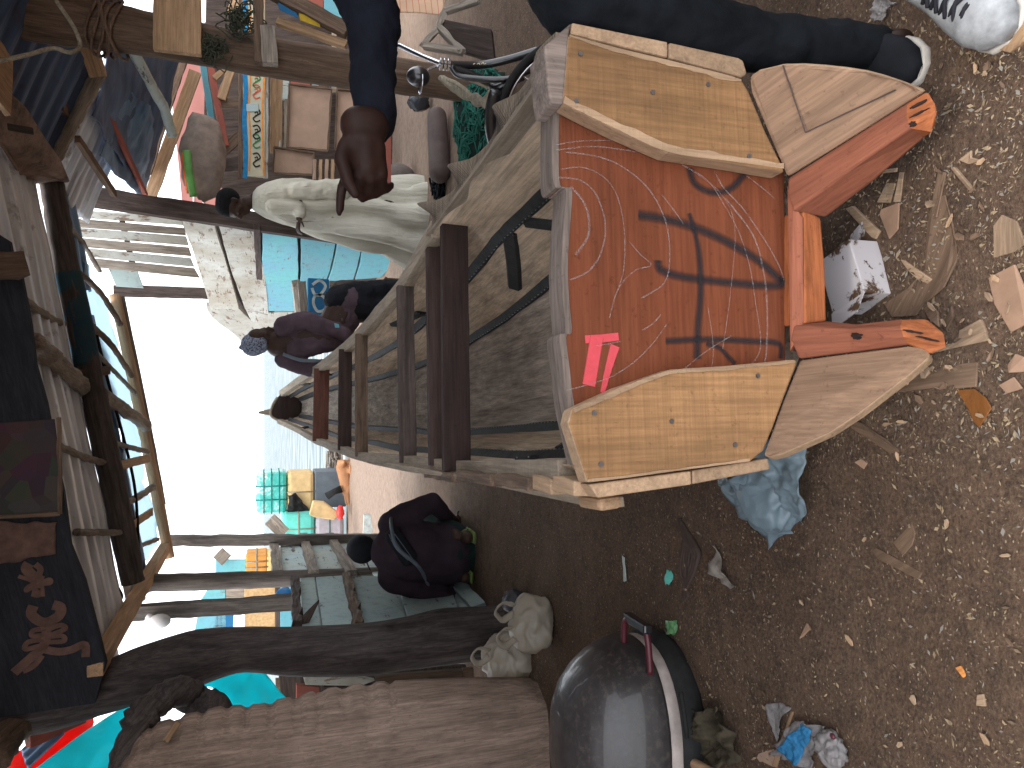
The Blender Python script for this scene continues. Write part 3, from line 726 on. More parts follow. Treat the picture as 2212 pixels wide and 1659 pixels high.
def patch(name, corners, nx, ny, mat, parent=None, crump=.03, fold=3, seed=0, th=.001, sag=None, label=None):
    """cloth spanning four 3D corners with folds"""
    a, b, c, d = [V(p) for p in corners]; nrm = (b-a).cross(d-a).normalized(); g = []
    for i in range(nx+1):
        r = []
        for j in range(ny+1):
            s, t = i/nx, j/ny; p = a.lerp(b, s).lerp(d.lerp(c, s), t)
            w = crump*(nz(p, fold, seed)+.5*nz(p, fold*2.7, seed+1)+.25*nz(p, fold*7, seed+2))
            e = crump*.8*nz(p, fold*1.7, seed+9)
            p = p+nrm*w+(b-a).normalized()*e*(1 if i in (0, nx) else .3)+(d-a).normalized()*e*(1 if j in (0, ny) else .3)
            if sag: p = p+V(sag)*(4*s*(1-s)*t)
            r.append(p)
        g.append(r)
    return build(MB().grid(g), name, mat, parent, smooth=True, solid=th, label=label)
def ribbon(name, pts, w, nrm, mat, parent, off=.003, n=24, taper=None):
    nrm = V(nrm).normalized(); P = path(pts, n); mb = MB(); rs = []
    for i, p in enumerate(P):
        t = (P[min(i+1, n-1)]-P[max(i-1, 0)]).normalized(); ac = t.cross(nrm).normalized(); ww = w/2*(lerp(taper[0], taper[1], i/(n-1)) if taper else 1)
        rs.append([p-ac*ww+nrm*off, p+ac*ww+nrm*off, p+ac*ww+nrm*(off-.0025), p-ac*ww+nrm*(off-.0025)])
    return build(mb.rings(rs), name, mat, parent, fr=frame(P[0], P[-1]-P[0]+V((1e-4, 0, 0)), nrm))
M['tarpT'] = film('turquoise_tarp', (.05, .72, .78), .7, .45)
M['tarpR'] = film('red_tarp', (.75, .03, .02), .6, .5)
M['filmB'] = film('pale_blue_film', (.62, .74, .80), .7, .2)
M['bagW'] = film('milky_plastic_bag', (.42, .37, .30), .35, .35, .97, fold=5)
M['bagB'] = film('blue_grey_plastic_bag', (.24, .32, .37), .35, .3, .95, fold=6)
M['mud'] = None
mu = N('rough_worn_hull'); c_ = mu.obj
m1 = mu.noise(mu.map(c_, (1, 2.2, .8)), 3, 9, .7); m2 = mu.vor(mu.map(c_, (9, 3, 13)), 1.0, out=0); m3 = mu.noise(mu.map(c_, (1.5, 1.5, .5)), 24, 7, .75)
mc = mu.ramp(m1, [(.36, (.09, .06, .048)), (.48, (.26, .18, .14)), (.6, (.36, .25, .20)), (.72, (.48, .35, .28))])
mc = mu.mix(mu.math('MULTIPLY', mu.step(m3, .55, .68), .7), mc, (.09, .062, .05))
mu.bump(mu.math('ADD', mu.math('MULTIPLY', m3, .7), m1), 1.0, .03); M['mud'] = mu.fin(mc, .9)

# ------------------------------------------------------------------ roofs
RX, RZ = 1.45, 2.92
def zl(x): return 2.65+.184*x
def zr(x): return 2.90-.38*(x-1.45)
roofL = thing('shed_roof', (0, 6, 2.65), 'left slope of the shed roof made of corrugated sheets on a painted log beam', 'roof')
for k, (y0, y1, x0, x1, m) in enumerate([(4.72, 5.45, -1.72, 1.5, 'tin'), (5.4, 5.93, -1.66, 1.45, 'tin'),
        (5.97, 6.55, -1.6, 1.1, 'tin'), (6.5, 7.0, -1.7, .55, 'tinblue'), (6.55, 7.05, .75, 1.5, 'tinblue')]):
    o = V((x0, y0, zl(x0)+.04+.012*(k % 2))); X = V((x1-x0, 0, .184*(x1-x0)))
    sheet('roof_sheet', o, X, V((0, y1-y0, 0)), 22, int((y1-y0)/.009), M[m], roofL, wave=.23, amp=.016, crump=.015, seed=k, fold=1.5)
patch('plastic_sheet', [(-1.5, 6.85, zl(-1.5)+.05), (1.0, 6.85, zl(1.0)+.05), (.75, 7.75, zl(.75)+.03), (-1.45, 7.72, zl(-1.45)+.03)], 60, 24, M['filmB'], roofL, crump=.06, fold=2.2, seed=3)
M['bandblue'] = wood('worn_dark_teal_paint', (.10, .08, .07), paint=(.020, .060, .095), paint2=(.035, .075, .085), peel=.60)
M['beamwood'] = wood('grey_brown_beam', (.085, .070, .062), dark=.4, light=1.6, stain=.5)
bm_ = log('log_beam', [PY(112, 395, 6.02), PY(140, 560, 6), PY(190, 800, 5.97), PY(240, 1030, 5.95), PY(288, 1258, 5.95)], [.078, .082, .085, .085, .08], M['beamwood'], roofL, n=16, rough=.12, seg=40, mcap=M['tan'], label='long round log beam with worn blue paint')
bp = MB(); P_ = path([PY(146, 590, 5.995), PY(168, 690, 5.985), PY(188, 790, 5.97)], 14); bp.tube(P_, .0875, 18, rough=.08)
build(bp, 'blue_paint_band', M['bandblue'], bm_, fr=frame(P_[0], P_[-1]-P_[0]), smooth=True)
log('eave_pole', [PY(248, 636, 7.72), PY(300, 880, 7.7), PY(345, 1100, 7.7), PY(366, 1205, 7.7)], [.045, .05, .05, .045], M['tan'], roofL, rough=.05)
log('eave_pole', [PY(262, 640, 7.8), PY(316, 900, 7.8), PY(352, 1090, 7.8)], .028, M['grey'], roofL, rough=.1)
plank('eave_board', (-1.5, 7.75, zl(-1.5)-.02), (-1.52, 4.6, zl(-1.5)-.02), .09, .08, M['tan'], roofL, up=(0, 0, 1))
for a, m_, b, r, mt in [((150, 572, 6.1), (215, 630, 6.9), (260, 700, 7.6), .022, 'brown'), ((180, 690, 6.1), (240, 745, 6.9), (284, 812, 7.6), .024, 'brown'),
        ((68, 738, 4.6), (120, 782, 5.2), (178, 835, 5.85), .055, 'grey'), ((217, 850, 6.1), (262, 880, 6.8), (316, 920, 7.6), .05, 'grey'),
        ((237, 1085, 6.1), (285, 1080, 6.9), (330, 1052, 7.6), .03, 'grey')]:
    log('rafter_pole', [PY(*a), PY(*m_), PY(*b)], r, M[mt], roofL, rough=.35)
ppx('batten', (248, 1008, 6.3), (322, 990, 7.6), .07, .02, M['tan'], roofL, up=(0, 0, 1))
ppx('batten', (255, 1155, 6.2), (328, 1105, 7.6), .07, .02, M['tan'], roofL, up=(0, 0, 1))
for a, m_, b, r in [((130, 470, 6.1), (175, 520, 6.9), (215, 585, 7.7), .02), ((205, 760, 6.1), (245, 800, 6.9), (292, 850, 7.6), .018), ((228, 950, 6.1), (275, 965, 6.9), (318, 975, 7.6), .022), ((262, 1200, 6.1), (300, 1180, 6.9), (340, 1165, 7.6), .02), ((40, 640, 4.7), (95, 680, 5.3), (135, 700, 5.9), .025), ((120, 960, 4.8), (175, 985, 5.4), (225, 1000, 5.9), .022), ((165, 1150, 4.9), (210, 1150, 5.4), (262, 1150, 5.9), .02)]:
    log('rafter_pole', [PY(*a), PY(*m_), PY(*b)], r, M['grey'], roofL, rough=.4)
ppx('batten', (145, 812, 5.7), (232, 800, 6.3), .06, .05, M['brown'], roofL, up=(0, 0, 1))
log('black_cable', [PY(203, 700, 6.5), PY(235, 830, 6.6), PY(268, 950, 6.8), PY(292, 1060, 6.9), PY(300, 1200, 6.8)], .012, M['rubber'], roofL, rough=.0)
log('hook', [PY(135, 1262, 5.2), PY(180, 1268, 5.5), PY(215, 1262, 5.7), PY(245, 1275, 5.8), PY(255, 1292, 5.85), PY(235, 1296, 5.85)], [.02, .03, .035, .04, .03, .02], M['dark'], roofL)
roofR = thing('shed_roof', (2, 6, 2.7), 'right slope of the shed roof with dark blue sheets, poles and a pale ridge plank', 'roof')
for k, (y0, y1, x0, x1, m) in enumerate([(1.9, 2.8, 1.45, 3.6, 'tindark'), (2.75, 3.65, 1.45, 3.6, 'tindark'), (3.6, 4.5, 1.45, 3.4, 'tindark'), (4.45, 5.3, 1.45, 3.3, 'tindark'), (5.25, 6.1, 1.45, 3.4, 'tindark'), (6.05, 6.8, 1.4, 2.2, 'tin'), (6.75, 7.5, 1.4, 2.1, 'tin')]):
    o = V((x0, y0, zr(x0)+.04+.012*(k % 2))); X = V((x1-x0, 0, -.38*(x1-x0)))
    sheet('roof_sheet', o, X, V((0, y1-y0, 0)), 16, int((y1-y0)/.009), M[m], roofR, wave=.20, amp=.016, crump=.02, seed=k+20, fold=1.5)
patch('hull_skin_sheet', [PY(195, 250, 6.3), PY(240, 70, 6.5), PY(390, 110, 8.4), PY(318, 418, 8.4)], 40, 30, M['tindark'], roofR, crump=.05, fold=1.4, seed=5, th=.01)
patch('hull_skin_sheet', [PY(215, 340, 6.7), PY(290, 200, 7.2), PY(345, 250, 8.3), PY(312, 425, 8.3)], 30, 30, M['tinblue'], roofR, crump=.06, fold=1.6, seed=8, th=.01)
plank('ridge_plank', PY(-30, 120, 4.2), PY(20, 190, 4.5), .30, .03, M['tan'], roofR, up=(0, 0, 1))
rg_ = bpx('ridge_board', [(-20, 195, 4.5), (30, 205, 4.7), (58, 232, 4.9), (100, 300, 5.3), (132, 345, 5.7), (152, 392, 6.0), (62, 396, 5.9), (38, 366, 5.3), (0, 305, 4.8), (-20, 285, 4.6)], (0, .04, .02), M['mud'], roofR, grain=(0, 1, 0), bevel=.01)
bpx('notch', [(14, 265, 4.62), (70, 275, 4.8), (72, 290, 4.85), (16, 280, 4.66)], (0, .02, 0), M['dark'], rg_)
log('beam_pole', [PY(118, 345, 6.0), PY(165, 250, 6.0), PY(212, 160, 6.0)], [.04, .045, .05], M['grey'], roofR, rough=.25)
ppx('rafter', (172, 40, 5.6), (212, 162, 5.9), .11, .06, M['tan'], roofR)
log('rafter_pole', [PY(270, 60, 6.6), PY(283, 100, 6.7), PY(330, 190, 7.2), PY(355, 235, 7.5), PY(372, 293, 7.7)], [.045, .045, .042, .045, .045], M['whiteblue'], roofR, rough=.15)
ppx('rafter', (212, 200, 6.5), (316, 422, 8.2), .06, .03, M['redpaint'], roofR, up=(0, 0, 1))
ppx('rafter', (167, 300, 6.3), (247, 420, 7.2), .06, .04, M['brown'], roofR, up=(0, 0, 1))
ppx('rafter', (130, 225, 5.8), (165, 265, 6.3), .08, .04, M['brown'], roofR, up=(0, 0, 1))
ppx('eave_board', (388, 122, 8.6), (308, 372, 8.5), .17, .04, M['brown'], roofR, bend=.05)
ppx('eave_board', (422, 155, 8.7), (322, 432, 8.6), .12, .04, M['tan'], roofR)
log('hanging_cord', [PY(-20, 136, 4), PY(60, 118, 4.1), PY(115, 104, 4.2), PY(150, 113, 4.2), PY(173, 100, 4.3), PY(160, 60, 4.3), PY(120, 0, 4.3)], .010, M['rope'], roofR, rough=0, seg=50)
# dark decorated board hung in front of the roof
pn = thing('decorated_board', PY(100, 1200, 4.6), 'big dark board hanging under the left roof, with brown painted scrolls and a poster', 'board')
edge = [(-60, 470), (20, 520), (26, 550), (46, 598), (66, 700), (76, 786), (100, 870), (127, 1020), (137, 1064), (152, 1178), (183, 1255), (213, 1370), (229, 1434), (205, 1520), (-60, 1560)]
M['panel'] = wood('dark_blue_grey_board', (.028, .030, .038), dark=.6, light=1.4, stain=.3)
bpx('panel', [(u, v, 4.6+.25*(1434-v)/900*-1) for u, v in edge], (0, .05, 0), M['panel'], pn, grain=(1, 0, .2))
M['motif'] = plain('worn_brown_motif_paint', (.13, .075, .06), .8, .35, 14)
M['postr'] = None
pq = N('faded_poster'); pv = pq.vor(pq.obj, 9, out=1); pn_ = pq.noise(pq.obj, 5, 5, .7)
pc_ = pq.mix(.75, pv, pq.ramp(pn_, [(.3, (.03, .03, .05)), (.45, (.16, .06, .045)), (.6, (.05, .055, .09)), (.75, (.22, .13, .09))])); pc_ = pq.mix(.88, pc_, (.035, .024, .024))
M['postr'] = pq.fin(pc_, .6)
def yp(v): return 4.6-.25*(1434-v)/900-.004
nP = V((0, -1, 0))
def pm(u, v): return PY(u, v, yp(v))
def c5(x, y): return (.3815*x, 1026+.3815*y)
for L_, w_ in [([(165, 500), (150, 530), (185, 570), (215, 610), (225, 690)], .05), ([(200, 505), (230, 530), (220, 570), (212, 610)], .03), ([(105, 573), (160, 590), (215, 612), (280, 590), (285, 612), (215, 618)], .02), ([(245, 570), (225, 600), (160, 632), (150, 655), (205, 625)], .02), ([(200, 690), (215, 640), (230, 690)], .04),
        ([(190, 740), (180, 790), (250, 835), (330, 800), (345, 750), (300, 735)], .05), ([(250, 835), (265, 900), (240, 980), (180, 1030), (80, 1120)], .045), ([(260, 870), (190, 880), (185, 910), (250, 905)], .025), ([(262, 880), (340, 850), (370, 870), (290, 905)], .025), ([(255, 920), (350, 910), (360, 940), (265, 945)], .025), ([(250, 930), (160, 945), (145, 985), (235, 965)], .025), ([(245, 985), (330, 1000), (400, 990), (480, 960), (485, 1030)], .04), ([(240, 1020), (190, 1080), (130, 1110)], .03)]:
    ribbon('painted_scroll', [pm(*c5(x, y)) for x, y in L_], w_, nP, M['motif'], pn, off=.003, n=22)
bpx('poster', [(-20, 915, yp(915)-.004), (118, 905, yp(905)-.004), (130, 1010, yp(1010)-.004), (128, 1108, yp(1108)-.004), (-20, 1118, yp(1118)-.004)], (0, .006, 0), M['postr'], pn)
ppx('poster_frame', (128, 902, yp(902)-.008), (130, 1110, yp(1110)-.008), .02, .01, M['brown'], pn)
ppx('poster_frame', (-20, 1118, yp(1110)-.008), (130, 1110, yp(1110)-.008), .02, .01, M['brown'], pn)
patch('torn_paper', [pm(-20, 1125)+nP*.01, pm(125, 1128)+nP*.01, pm(120, 1195)+nP*.01, pm(-10, 1222)+nP*.01], 20, 14, M['motif'], pn, crump=.02, fold=9, seed=2)
o = ppx('beam_end', (-20, 575, 4.2), (46, 573, 4.3), .12, .10, M['brown'], None); solo(o, 'short brown squared timber jutting from above at the top of the dark board', 'timber')
# ------------------------------------------------------------------ posts
M['postgrey'] = wood('post_grey_brown', (.13, .112, .10), dark=.45, light=1.5, stain=.35, bump=.6)
def post(name, px, rad, mat, label, y=None, group=None, sq=None, to=0.0, rough=.18, up=(0, -1, 0), depth=None):
    """post through pixels at depth y; its foot is carried on down to the ground"""
    P = [PY(u, v, y) for u, v in px]; d = (P[-1]-P[-2]); e = P[-1]+d*((to-P[-1].z)/d.z) if P[-1].z > to+.05 else P[-1]
    P.append(V((e.x, y, to)))
    if sq:
        o = plank(name, P[0], P[-1], sq[0], sq[1], mat, None, up=up, rough=.006, n=30)
    else: o = log(name, P, rad, mat, None, rough=rough, seg=30)
    return tag(o, label, 'post', group)
post('squared_post', [(108, 412), (530, 476)], 0, M['dark'], 'dark squared timber post behind the man in the cream robe', 7.78, sq=(.17, .12))
post('timber_post', [(246, 628), (450, 634)], 0, M['dark'], 'narrow dark board post standing free against the white sky beyond the roof edge', 12.2, sq=(.165, .08))
post('timber_post', [(358, 1168), (600, 1166)], 0, M['postgrey'], 'dark weathered post at the far left corner of the roof beside the pale blue planks', 7.9, sq=(.10, .08))
o = post('round_post', [(300, 1260), (560, 1252), (800, 1243)], [.07, .072, .068, .07], M['postgrey'], 'round grey post rising behind the crouching man to the end of the log beam', 6.65, rough=.1)
post('timber_post', [(213, 1328), (600, 1303)], 0, M['postgrey'], 'grey squared post carrying a white dome lamp, left of the round grey post', 6.2, sq=(.11, .09))
lampA = thing('dome_lamp', PY(340, 1338, 6.12), 'white dome lamp fixed on the left grey post', 'lamp')
mb = MB(); mb.ball(PY(345, 1342, 6.08), (.055, .05, .075), 14); build(mb, 'lamp_shade', M['whiteplastic'], lampA, smooth=True)
mb = MB(); mb.tube([PY(318, 1335, 6.12), PY(332, 1338, 6.1)], .03, 12); build(mb, 'lamp_socket', M['whiteplastic'], lampA, smooth=True)
lampB = thing('dome_lamp', PY(168, 412, 7.6), 'white round lamp cap on top of the dark squared post', 'lamp')
mb = MB(); mb.tube([PY(152, 408, 7.6), PY(158, 409, 7.6), PY(172, 412, 7.6), PY(180, 414, 7.6)], [.04, .077, .082, .075], 18); build(mb, 'lamp_shade', M['whiteplastic'], lampB, smooth=True)
mb = MB(); mb.tube([PY(181, 414, 7.6), PY(188, 416, 7.6)], [.06, .055], 18); build(mb, 'lamp_base', M['whiteplastic'], lampB, smooth=True)
big = log('log_post', [PY(-40, 5, 4.9), PY(120, 40, 4.9), PY(300, 70, 4.9), PY(560, 120, 4.9), PY(850, 163, 4.9), V((PY(1075, 192, 4.9).x, 4.9, 0))], [.15, .14, .125, .115, .11, .11], M['brown'], None, n=18, rough=.10, seg=40)
tag(big, 'thick brown log post rising at the right side beside the bicycle', 'post')
o = ppx('nailed_board', (384, -120, 4.75), (384, 115, 4.72), .25, .04, M['tan'], None, rough=.003); solo(o, 'wide tan board nailed flat across the top of the thick log post', 'board')
o = ppx('bracket_board', (557, -60, 4.72), (560, 137, 4.70), .055, .05, M['brown'], None); solo(o, 'narrow brown board crossing the log post beside the pale block', 'board')
o = ppx('bracket_block', (578, 60, 4.70), (584, 140, 4.70), .085, .07, M['grey'], None); solo(o, 'short pale weathered block fixed on the log post', 'block')
o = ppx('painted_beam', (585, -20, 4.62), (752, 68, 4.5), .085, .06, M['brown'], None); solo(o, 'sloping beam with blue and yellow paint behind the dark sleeve', 'beam')
pbx = o
bpx('paint_patch', [(600, 5, 4.58), (640, 28, 4.56), (645, 40, 4.56), (603, 22, 4.58)], (0, -.004, 0), M['deepblue'], pbx)
M['yellow'] = plain('worn_yellow_paint', (.50, .33, .03), .7, .4, 10)
bpx('paint_patch', [(645, 28, 4.56), (690, 42, 4.54), (692, 60, 4.54), (648, 44, 4.56)], (0, -.004, 0), M['yellow'], pbx)
o = ppx('pale_batten', (600, 46, 4.66), (748, 98, 4.55), .045, .04, M['tan'], None); solo(o, 'pale batten running under the painted sloping beam', 'batten')
M['moss'] = plain('green_net_fibre', (.045, .085, .055), .9, .4, 30)
M['mossd'] = plain('dull_olive_fibre', (.06, .065, .045), .9, .4, 30)
def tangle(name, c, r, n, rad, mat, label, cat, flat=1, par=None):
    mb = MB(); c = V(c)
    for k in range(n):
        a = V([random.gauss(0, .45) for _ in range(3)]); P = []
        for j in range(6):
            P.append(c+V((a.x*r[0], a.y*r[1], a.z*r[2]))); a += V([random.gauss(0, .28) for _ in range(3)]); a *= .93
        mb.tube(path(P, 14), rad, 5)
    o = build(mb, name, mat, par, smooth=True)
    return tag(o, label, cat)
tangle('net_scrap', PY(520, 45, 4.72), (.10, .05, .10), 60, .004, M['mossd'], 'upper tuft of green netting tied on the thick log post', 'net scrap')
tangle('net_scrap', PY(452, 105, 4.75), (.08, .05, .08), 50, .004, M['mossd'], 'small tuft of olive netting under the nailed tan board', 'net scrap')
# rope lashing on the post
mb = MB()
for k in range(7):
    t = 205+k*9; c = PY(t, 58+k*1.5, 4.9); mb.tube([c+V((math.cos(a)*.155, math.sin(a)*.155, .03*math.sin(a*2+k))) for a in [2*math.pi*j/16 for j in range(17)]], .008, 6)
o = build(mb, 'rope_lashing', M['brown'], None, smooth=True); solo(o, 'rope wound round the upper part of the thick log post', 'rope')
# ------------------------------------------------------------------ the painted boat side on the right
def strip(name, A, B, mat, par, th=(.05, .02, 0), n=16):
    PA = path([PY(u, v, yb(v)) for u, v in A], n); PB = path([PY(u, v, yb(v)) for u, v in B], n); th = V(th); rs = []
    for a, b in zip(PA, PB):
        w1 = (b-a)*.04*nz(a*3, 1, 2); rs.append([a+w1, a.lerp(b, .5), b+w1*.7, b+th, a+th])
    return build(MB().rings(rs), name, mat, par, fr=frame(PA[0], PA[-1]-PA[0]), bevel=.004)
pb = thing('old_boat', foot(600, 620, 9), 'old boat side of white and blue peeling planks standing behind the robed man', 'boat')
def yb(v): return lerp(8.1, 12.5, (v-470)/290)
for A_, B_, m in [([(378, 450), (408, 520), (432, 592), (457, 670)], [(452, 455), (478, 535), (498, 600), (517, 667)], 'white'), ([(446, 660), (462, 690), (505, 722), (545, 762)], [(518, 668), (545, 695), (572, 728), (584, 750)], 'white'),
              ([(466, 462), (488, 545), (508, 610), (529, 668)], [(546, 478), (560, 540), (572, 600), (580, 680)], 'white'), ([(530, 668), (548, 705), (566, 742)], [(583, 682), (590, 712), (596, 748)], 'white'),
              ([(568, 478), (567, 560), (571, 620), (576, 672)], [(640, 486), (644, 560), (644, 620), (642, 672)], 'blue'), ([(578, 676), (580, 706)], [(641, 674), (641, 706)], 'white'), ([(650, 486), (650, 560), (648, 640), (646, 668)], [(730, 498), (718, 560), (700, 620), (668, 665)], 'turq'),
              ([(733, 498), (722, 560), (708, 608)], [(786, 508), (775, 560), (763, 604)], 'blue'), ([(789, 508), (779, 560), (767, 604)], [(884, 530), (850, 570), (822, 600)], 'turq')]:
    strip('hull_plank', A_, B_, M[m], pb)
bpx('hull_backing', [(u, v, yb(v)+.75) for u, v in [(420, 480), (760, 490), (890, 530), (820, 640), (720, 690), (560, 735), (470, 640)]], (.05, .02, 0), M['dark'], pb, grain=(-.12, .99, 0))
ppx('rib', (640, 612, 8.6), (650, 712, 9.6), .09, .09, M['grey'], pb)
ppx('rib', (555, 490, 7.2), (560, 600, 8.9), .06, .05, M['dark'], pb)
bn = thing('broken_boat_end', foot(700, 640, 8.3), 'dark broken boat end with a blue block painted 8 behind the stooping man', 'boat')
for px, m in [([(712, 606), (838, 612), (838, 632), (712, 634)], 'grey'), ([(712, 636), (838, 634), (838, 656), (715, 662)], 'brown'), ([(712, 664), (800, 660), (780, 692), (715, 694)], 'brown')]:
    bpx('board', [(u, v, 8.3) for u, v in px], (0, .06, 0), M[m], bn)
blk = bpx('painted_block', [(665, 600, 8.2), (711, 603, 8.2), (712, 682, 8.2), (666, 680, 8.2)], (0, .12, 0), M['deepblue'], bn, bevel=.01)
M['whitemark'] = plain('dull_white_paint', (.45, .50, .48), .8, .3, 20)
for L_ in [[(675, 615), (690, 606), (703, 618), (692, 636), (680, 640), (677, 655), (686, 672), (702, 668), (705, 650), (694, 638), (680, 636), (674, 622)]]:
    ribbon('painted_digit', [PY(u, v, 8.2) for u, v in L_], .028, nP, M['whitemark'], blk, off=.004, n=60)
ppx('board', (652, 608, 8.25), (660, 712, 8.25), .08, .06, M['grey'], bn)
bpx('board', [(662, 690, 8.6), (735, 686, 8.6), (725, 712, 8.6), (690, 722, 8.6), (662, 712, 8.6)], (0, .05, 0), M['blue'], bn)
post('timber_post', [(828, 605), (840, 612)], 0, M['brown'], 'short upright stake beside the broken boat end', 8.25, sq=(.08, .06))
bpx('board', [(840, 600, 8.4), (905, 605, 8.4), (905, 690, 8.4), (800, 695, 8.4), (812, 640, 8.4)], (0, .05, 0), M['brown'], bn)
# slatted screen of standing boards
sl_ = thing('slatted_screen', PY(280, 520, 7.9), 'screen of upright peeling white boards with sky showing through the gaps, below the roof', 'screen')
for k, (a0, a1, b0, b1) in enumerate([((118, 450), (390, 468), (124, 466), (396, 486)), ((126, 468), (398, 492), (138, 488), (402, 508)), ((138, 489), (402, 510), (152, 509), (408, 530)), ((158, 512), (408, 534), (178, 533), (414, 553)), ((180, 535), (412, 557), (196, 555), (420, 576)), ((198, 557), (420, 579), (214, 578), (432, 600))]):
    bpx('slat', [(a0[0], a0[1], 8.1), (a1[0], a1[1], 8.1), (b1[0], b1[1], 8.1), (b0[0], b0[1], 8.1)], (0, .025, 0), M['white'] if k % 2 == 0 else M['grey'], sl_, bevel=.004)
for u in (262,): ppx('cross_batten', (u, 462+(u-172)*.08, 8.18), (u+28, 586, 8.18), .05, .03, M['brown'], sl_)
bpx('slat', [(232, 575, 8.3), (295, 580, 8.3), (310, 622, 8.3), (250, 618, 8.3)], (0, .03, 0), M['palegreen'], sl_)
# dark dwelling behind gaps on the right and a red house beyond
hs = thing('red_house', (4.5, 15, 0), 'faded red rendered wall of a house seen through the gap beyond the roof', 'house')
bpx('wall', [(368, 180, 15), (640, -300, 15), (760, -300, 15), (760, 330, 15), (440, 455, 15), (395, 455, 15)], (0, .3, 0), plain('faded_red_render', (.36, .16, .14), .9, .1, 3), hs)
for v_ in ((418, 250, 418, 455), (436, 300, 440, 455)): ppx('wall_line', (v_[0], v_[1], 14.99), (v_[2], v_[3], 14.99), .025, .01, M['whiteplastic'], hs)
sk = MB(); c = PY(440, 340, 8.0)
sk.ball(c, (.42, .14, .20), 28, fn=lambda d, q: q*(1+.16*nz(d, 2.2, 3)+.08*nz(d, 6, 1)))
o = build(sk, 'stuffed_sack', plain('grey_sacking', (.25, .20, .17), .9, .3, 9, bump=.5), None, smooth=True); solo(o, 'bulging grey brown sack slung under the roof edge beside the red wall', 'sack')
ct = thing('plastic_toy_tray', PY(415, 375, 7.9), 'green and orange plastic tray stuck on the grey sack', 'tray')
mb = MB(); P_ = path([PY(403, 325, 7.82), PY(408, 370, 7.80), PY(418, 425, 7.82)], 20); mb.tube(P_, .035, 10, ell=.4); build(mb, 'green_rim', plain('green_plastic', (.12, .35, .08), .4), ct, smooth=True)
mb = MB(); P_ = path([PY(397, 330, 7.84), PY(401, 370, 7.82), PY(408, 418, 7.84)], 20); mb.tube(P_, .022, 10, ell=.5); build(mb, 'orange_rim', plain('orange_plastic', (.75, .13, .03), .4), ct, smooth=True)
# ------------------------------------------------------------------ stall on the right
st = thing('timber_stall', foot(700, 100, 8.6), 'timber stall frame with crossed tan braces and brown boards at the right', 'stall')
for a, b, w_, m in [((436, 125), (459, 270), .06, 'turq'), ((450, 120), (487, 315), .07, 'redpaint'), ((518, 120), (463, 170), .055, 'tan'), ((516, 98), (478, 215), .085, 'tan'), ((468, 222), (520, 225), .09, 'brown'),
                    ((476, 332), (520, 292), .10, 'brown'), ((484, 358), (522, 352), .13, 'dark'), ((540, -40), (500, 30), .12, 'tan'), ((598, 118), (596, 332), .12, 'tan'), ((606, 205), (604, 320), .02, 'white'), ((618, 215), (616, 322), .03, 'rail'), ((700, 196), (706, 122), .10, 'brown')]:
    ppx('brace', (a[0], a[1], 8.5), (b[0], b[1], 8.45), w_, .04, M[m], st)
for q, m in [([(628, 120), (672, 126), (670, 188), (628, 184)], 'redpaint'), ([(673, 130), (690, 131), (688, 190), (674, 189)], 'palegreen'), ([(691, 133), (716, 136), (714, 194), (689, 192)], 'deepblue'), ([(726, 140), (775, 144), (775, 190), (727, 188)], 'redpaint'),
             ([(640, -60), (700, -60), (698, 38), (690, 46), (645, 28)], 'redpaint'), ([(700, -60), (745, -60), (742, 62), (700, 48)], 'blue'), ([(610, 125), (626, 125), (624, 215), (608, 215)], 'whiteblue'), ([(717, 60), (727, 60), (727, 200), (716, 200)], 'rail')]:
    bpx('painted_panel', [(u, v, 8.9) for u, v in q], (0, .03, 0), M[m], st, grain=(0, 0, 1))
bpx('dark_backing', [(u, v, 9.3) for u, v in [(448, -200), (860, -200), (860, 450), (590, 470), (470, 400), (440, 300)]], (0, .05, 0), M['dark'], st)
cs = [([(625, 182), (716, 192), (708, 326), (620, 318)], 'large'), ([(728, 192), (790, 200), (785, 325), (724, 322)], 'tall'), ([(592, 318), (678, 330), (676, 378), (590, 374)], 'low')]
for q, nm_ in cs:
    cb = thing('flat_case', PY(q[0][0], q[0][1], 8.35), '%s flat brown case leaning in the timber stall' % nm_, 'case')
    bpx('case_face', [(u, v, 8.4) for u, v in q], (0, .05, 0), M['card'], cb, bevel=.004)
    for a, b in zip(q, q[1:]+q[:1]): ppx('edging', (a[0], a[1], 8.37), (b[0], b[1], 8.37), .018, .03, M['brown'], cb)
for k in range(4):
    o = ppx('thin_board', (680+k*13, 345, 8.3), (679+k*13, 388, 8.3), .035, .03, M['tan' if k % 2 else 'card'], None); tag(o, 'narrow upright brown board in the row beside the robed man', 'board', 'narrow boards beside the robed man')
db = thing('decorated_plank', PY(545, 180, 8.2), 'long painted plank with blue and orange waves and black and green scrolls', 'plank')
ppx('plank_board', (519, -60, 8.2), (519, 388, 8.2), .035, .05, M['brown'], db)
ppx('plank_board', (549, -60, 8.2), (549, 382, 8.2), .21, .04, wood('painted_yellowish_board', (.5, .42, .25), paint=(.62, .55, .38), paint2=(.50, .50, .40), peel=.7), db)
ppx('plank_board', (575, 100, 8.22), (574, 385, 8.22), .045, .04, M['white'], db)
mk = lambda n_, c: plain(n_, c, .7, .25, 20)
cB, cO, cG, cK, cR = mk('blue_line_paint', (.02, .20, .42)), mk('orange_line_paint', (.65, .25, .06)), mk('green_line_paint', (.05, .20, .07)), mk('black_line_paint', (.02, .02, .02)), mk('red_line_paint', (.55, .10, .06))
yD = 8.178
def dl(L_, w_, m, n=40): ribbon('painted_line', [PY(u, v, yD) for u, v in L_], w_, nP, m, db, off=.003, n=n)
dl([(529, -40), (531, 60), (528, 130), (531, 200), (528, 260), (531, 330), (529, 385)], .045, cB, 60)
dl([(538, -40), (541, 40), (537, 110), (541, 170), (537, 230), (541, 300), (538, 370)], .014, cO, 60)
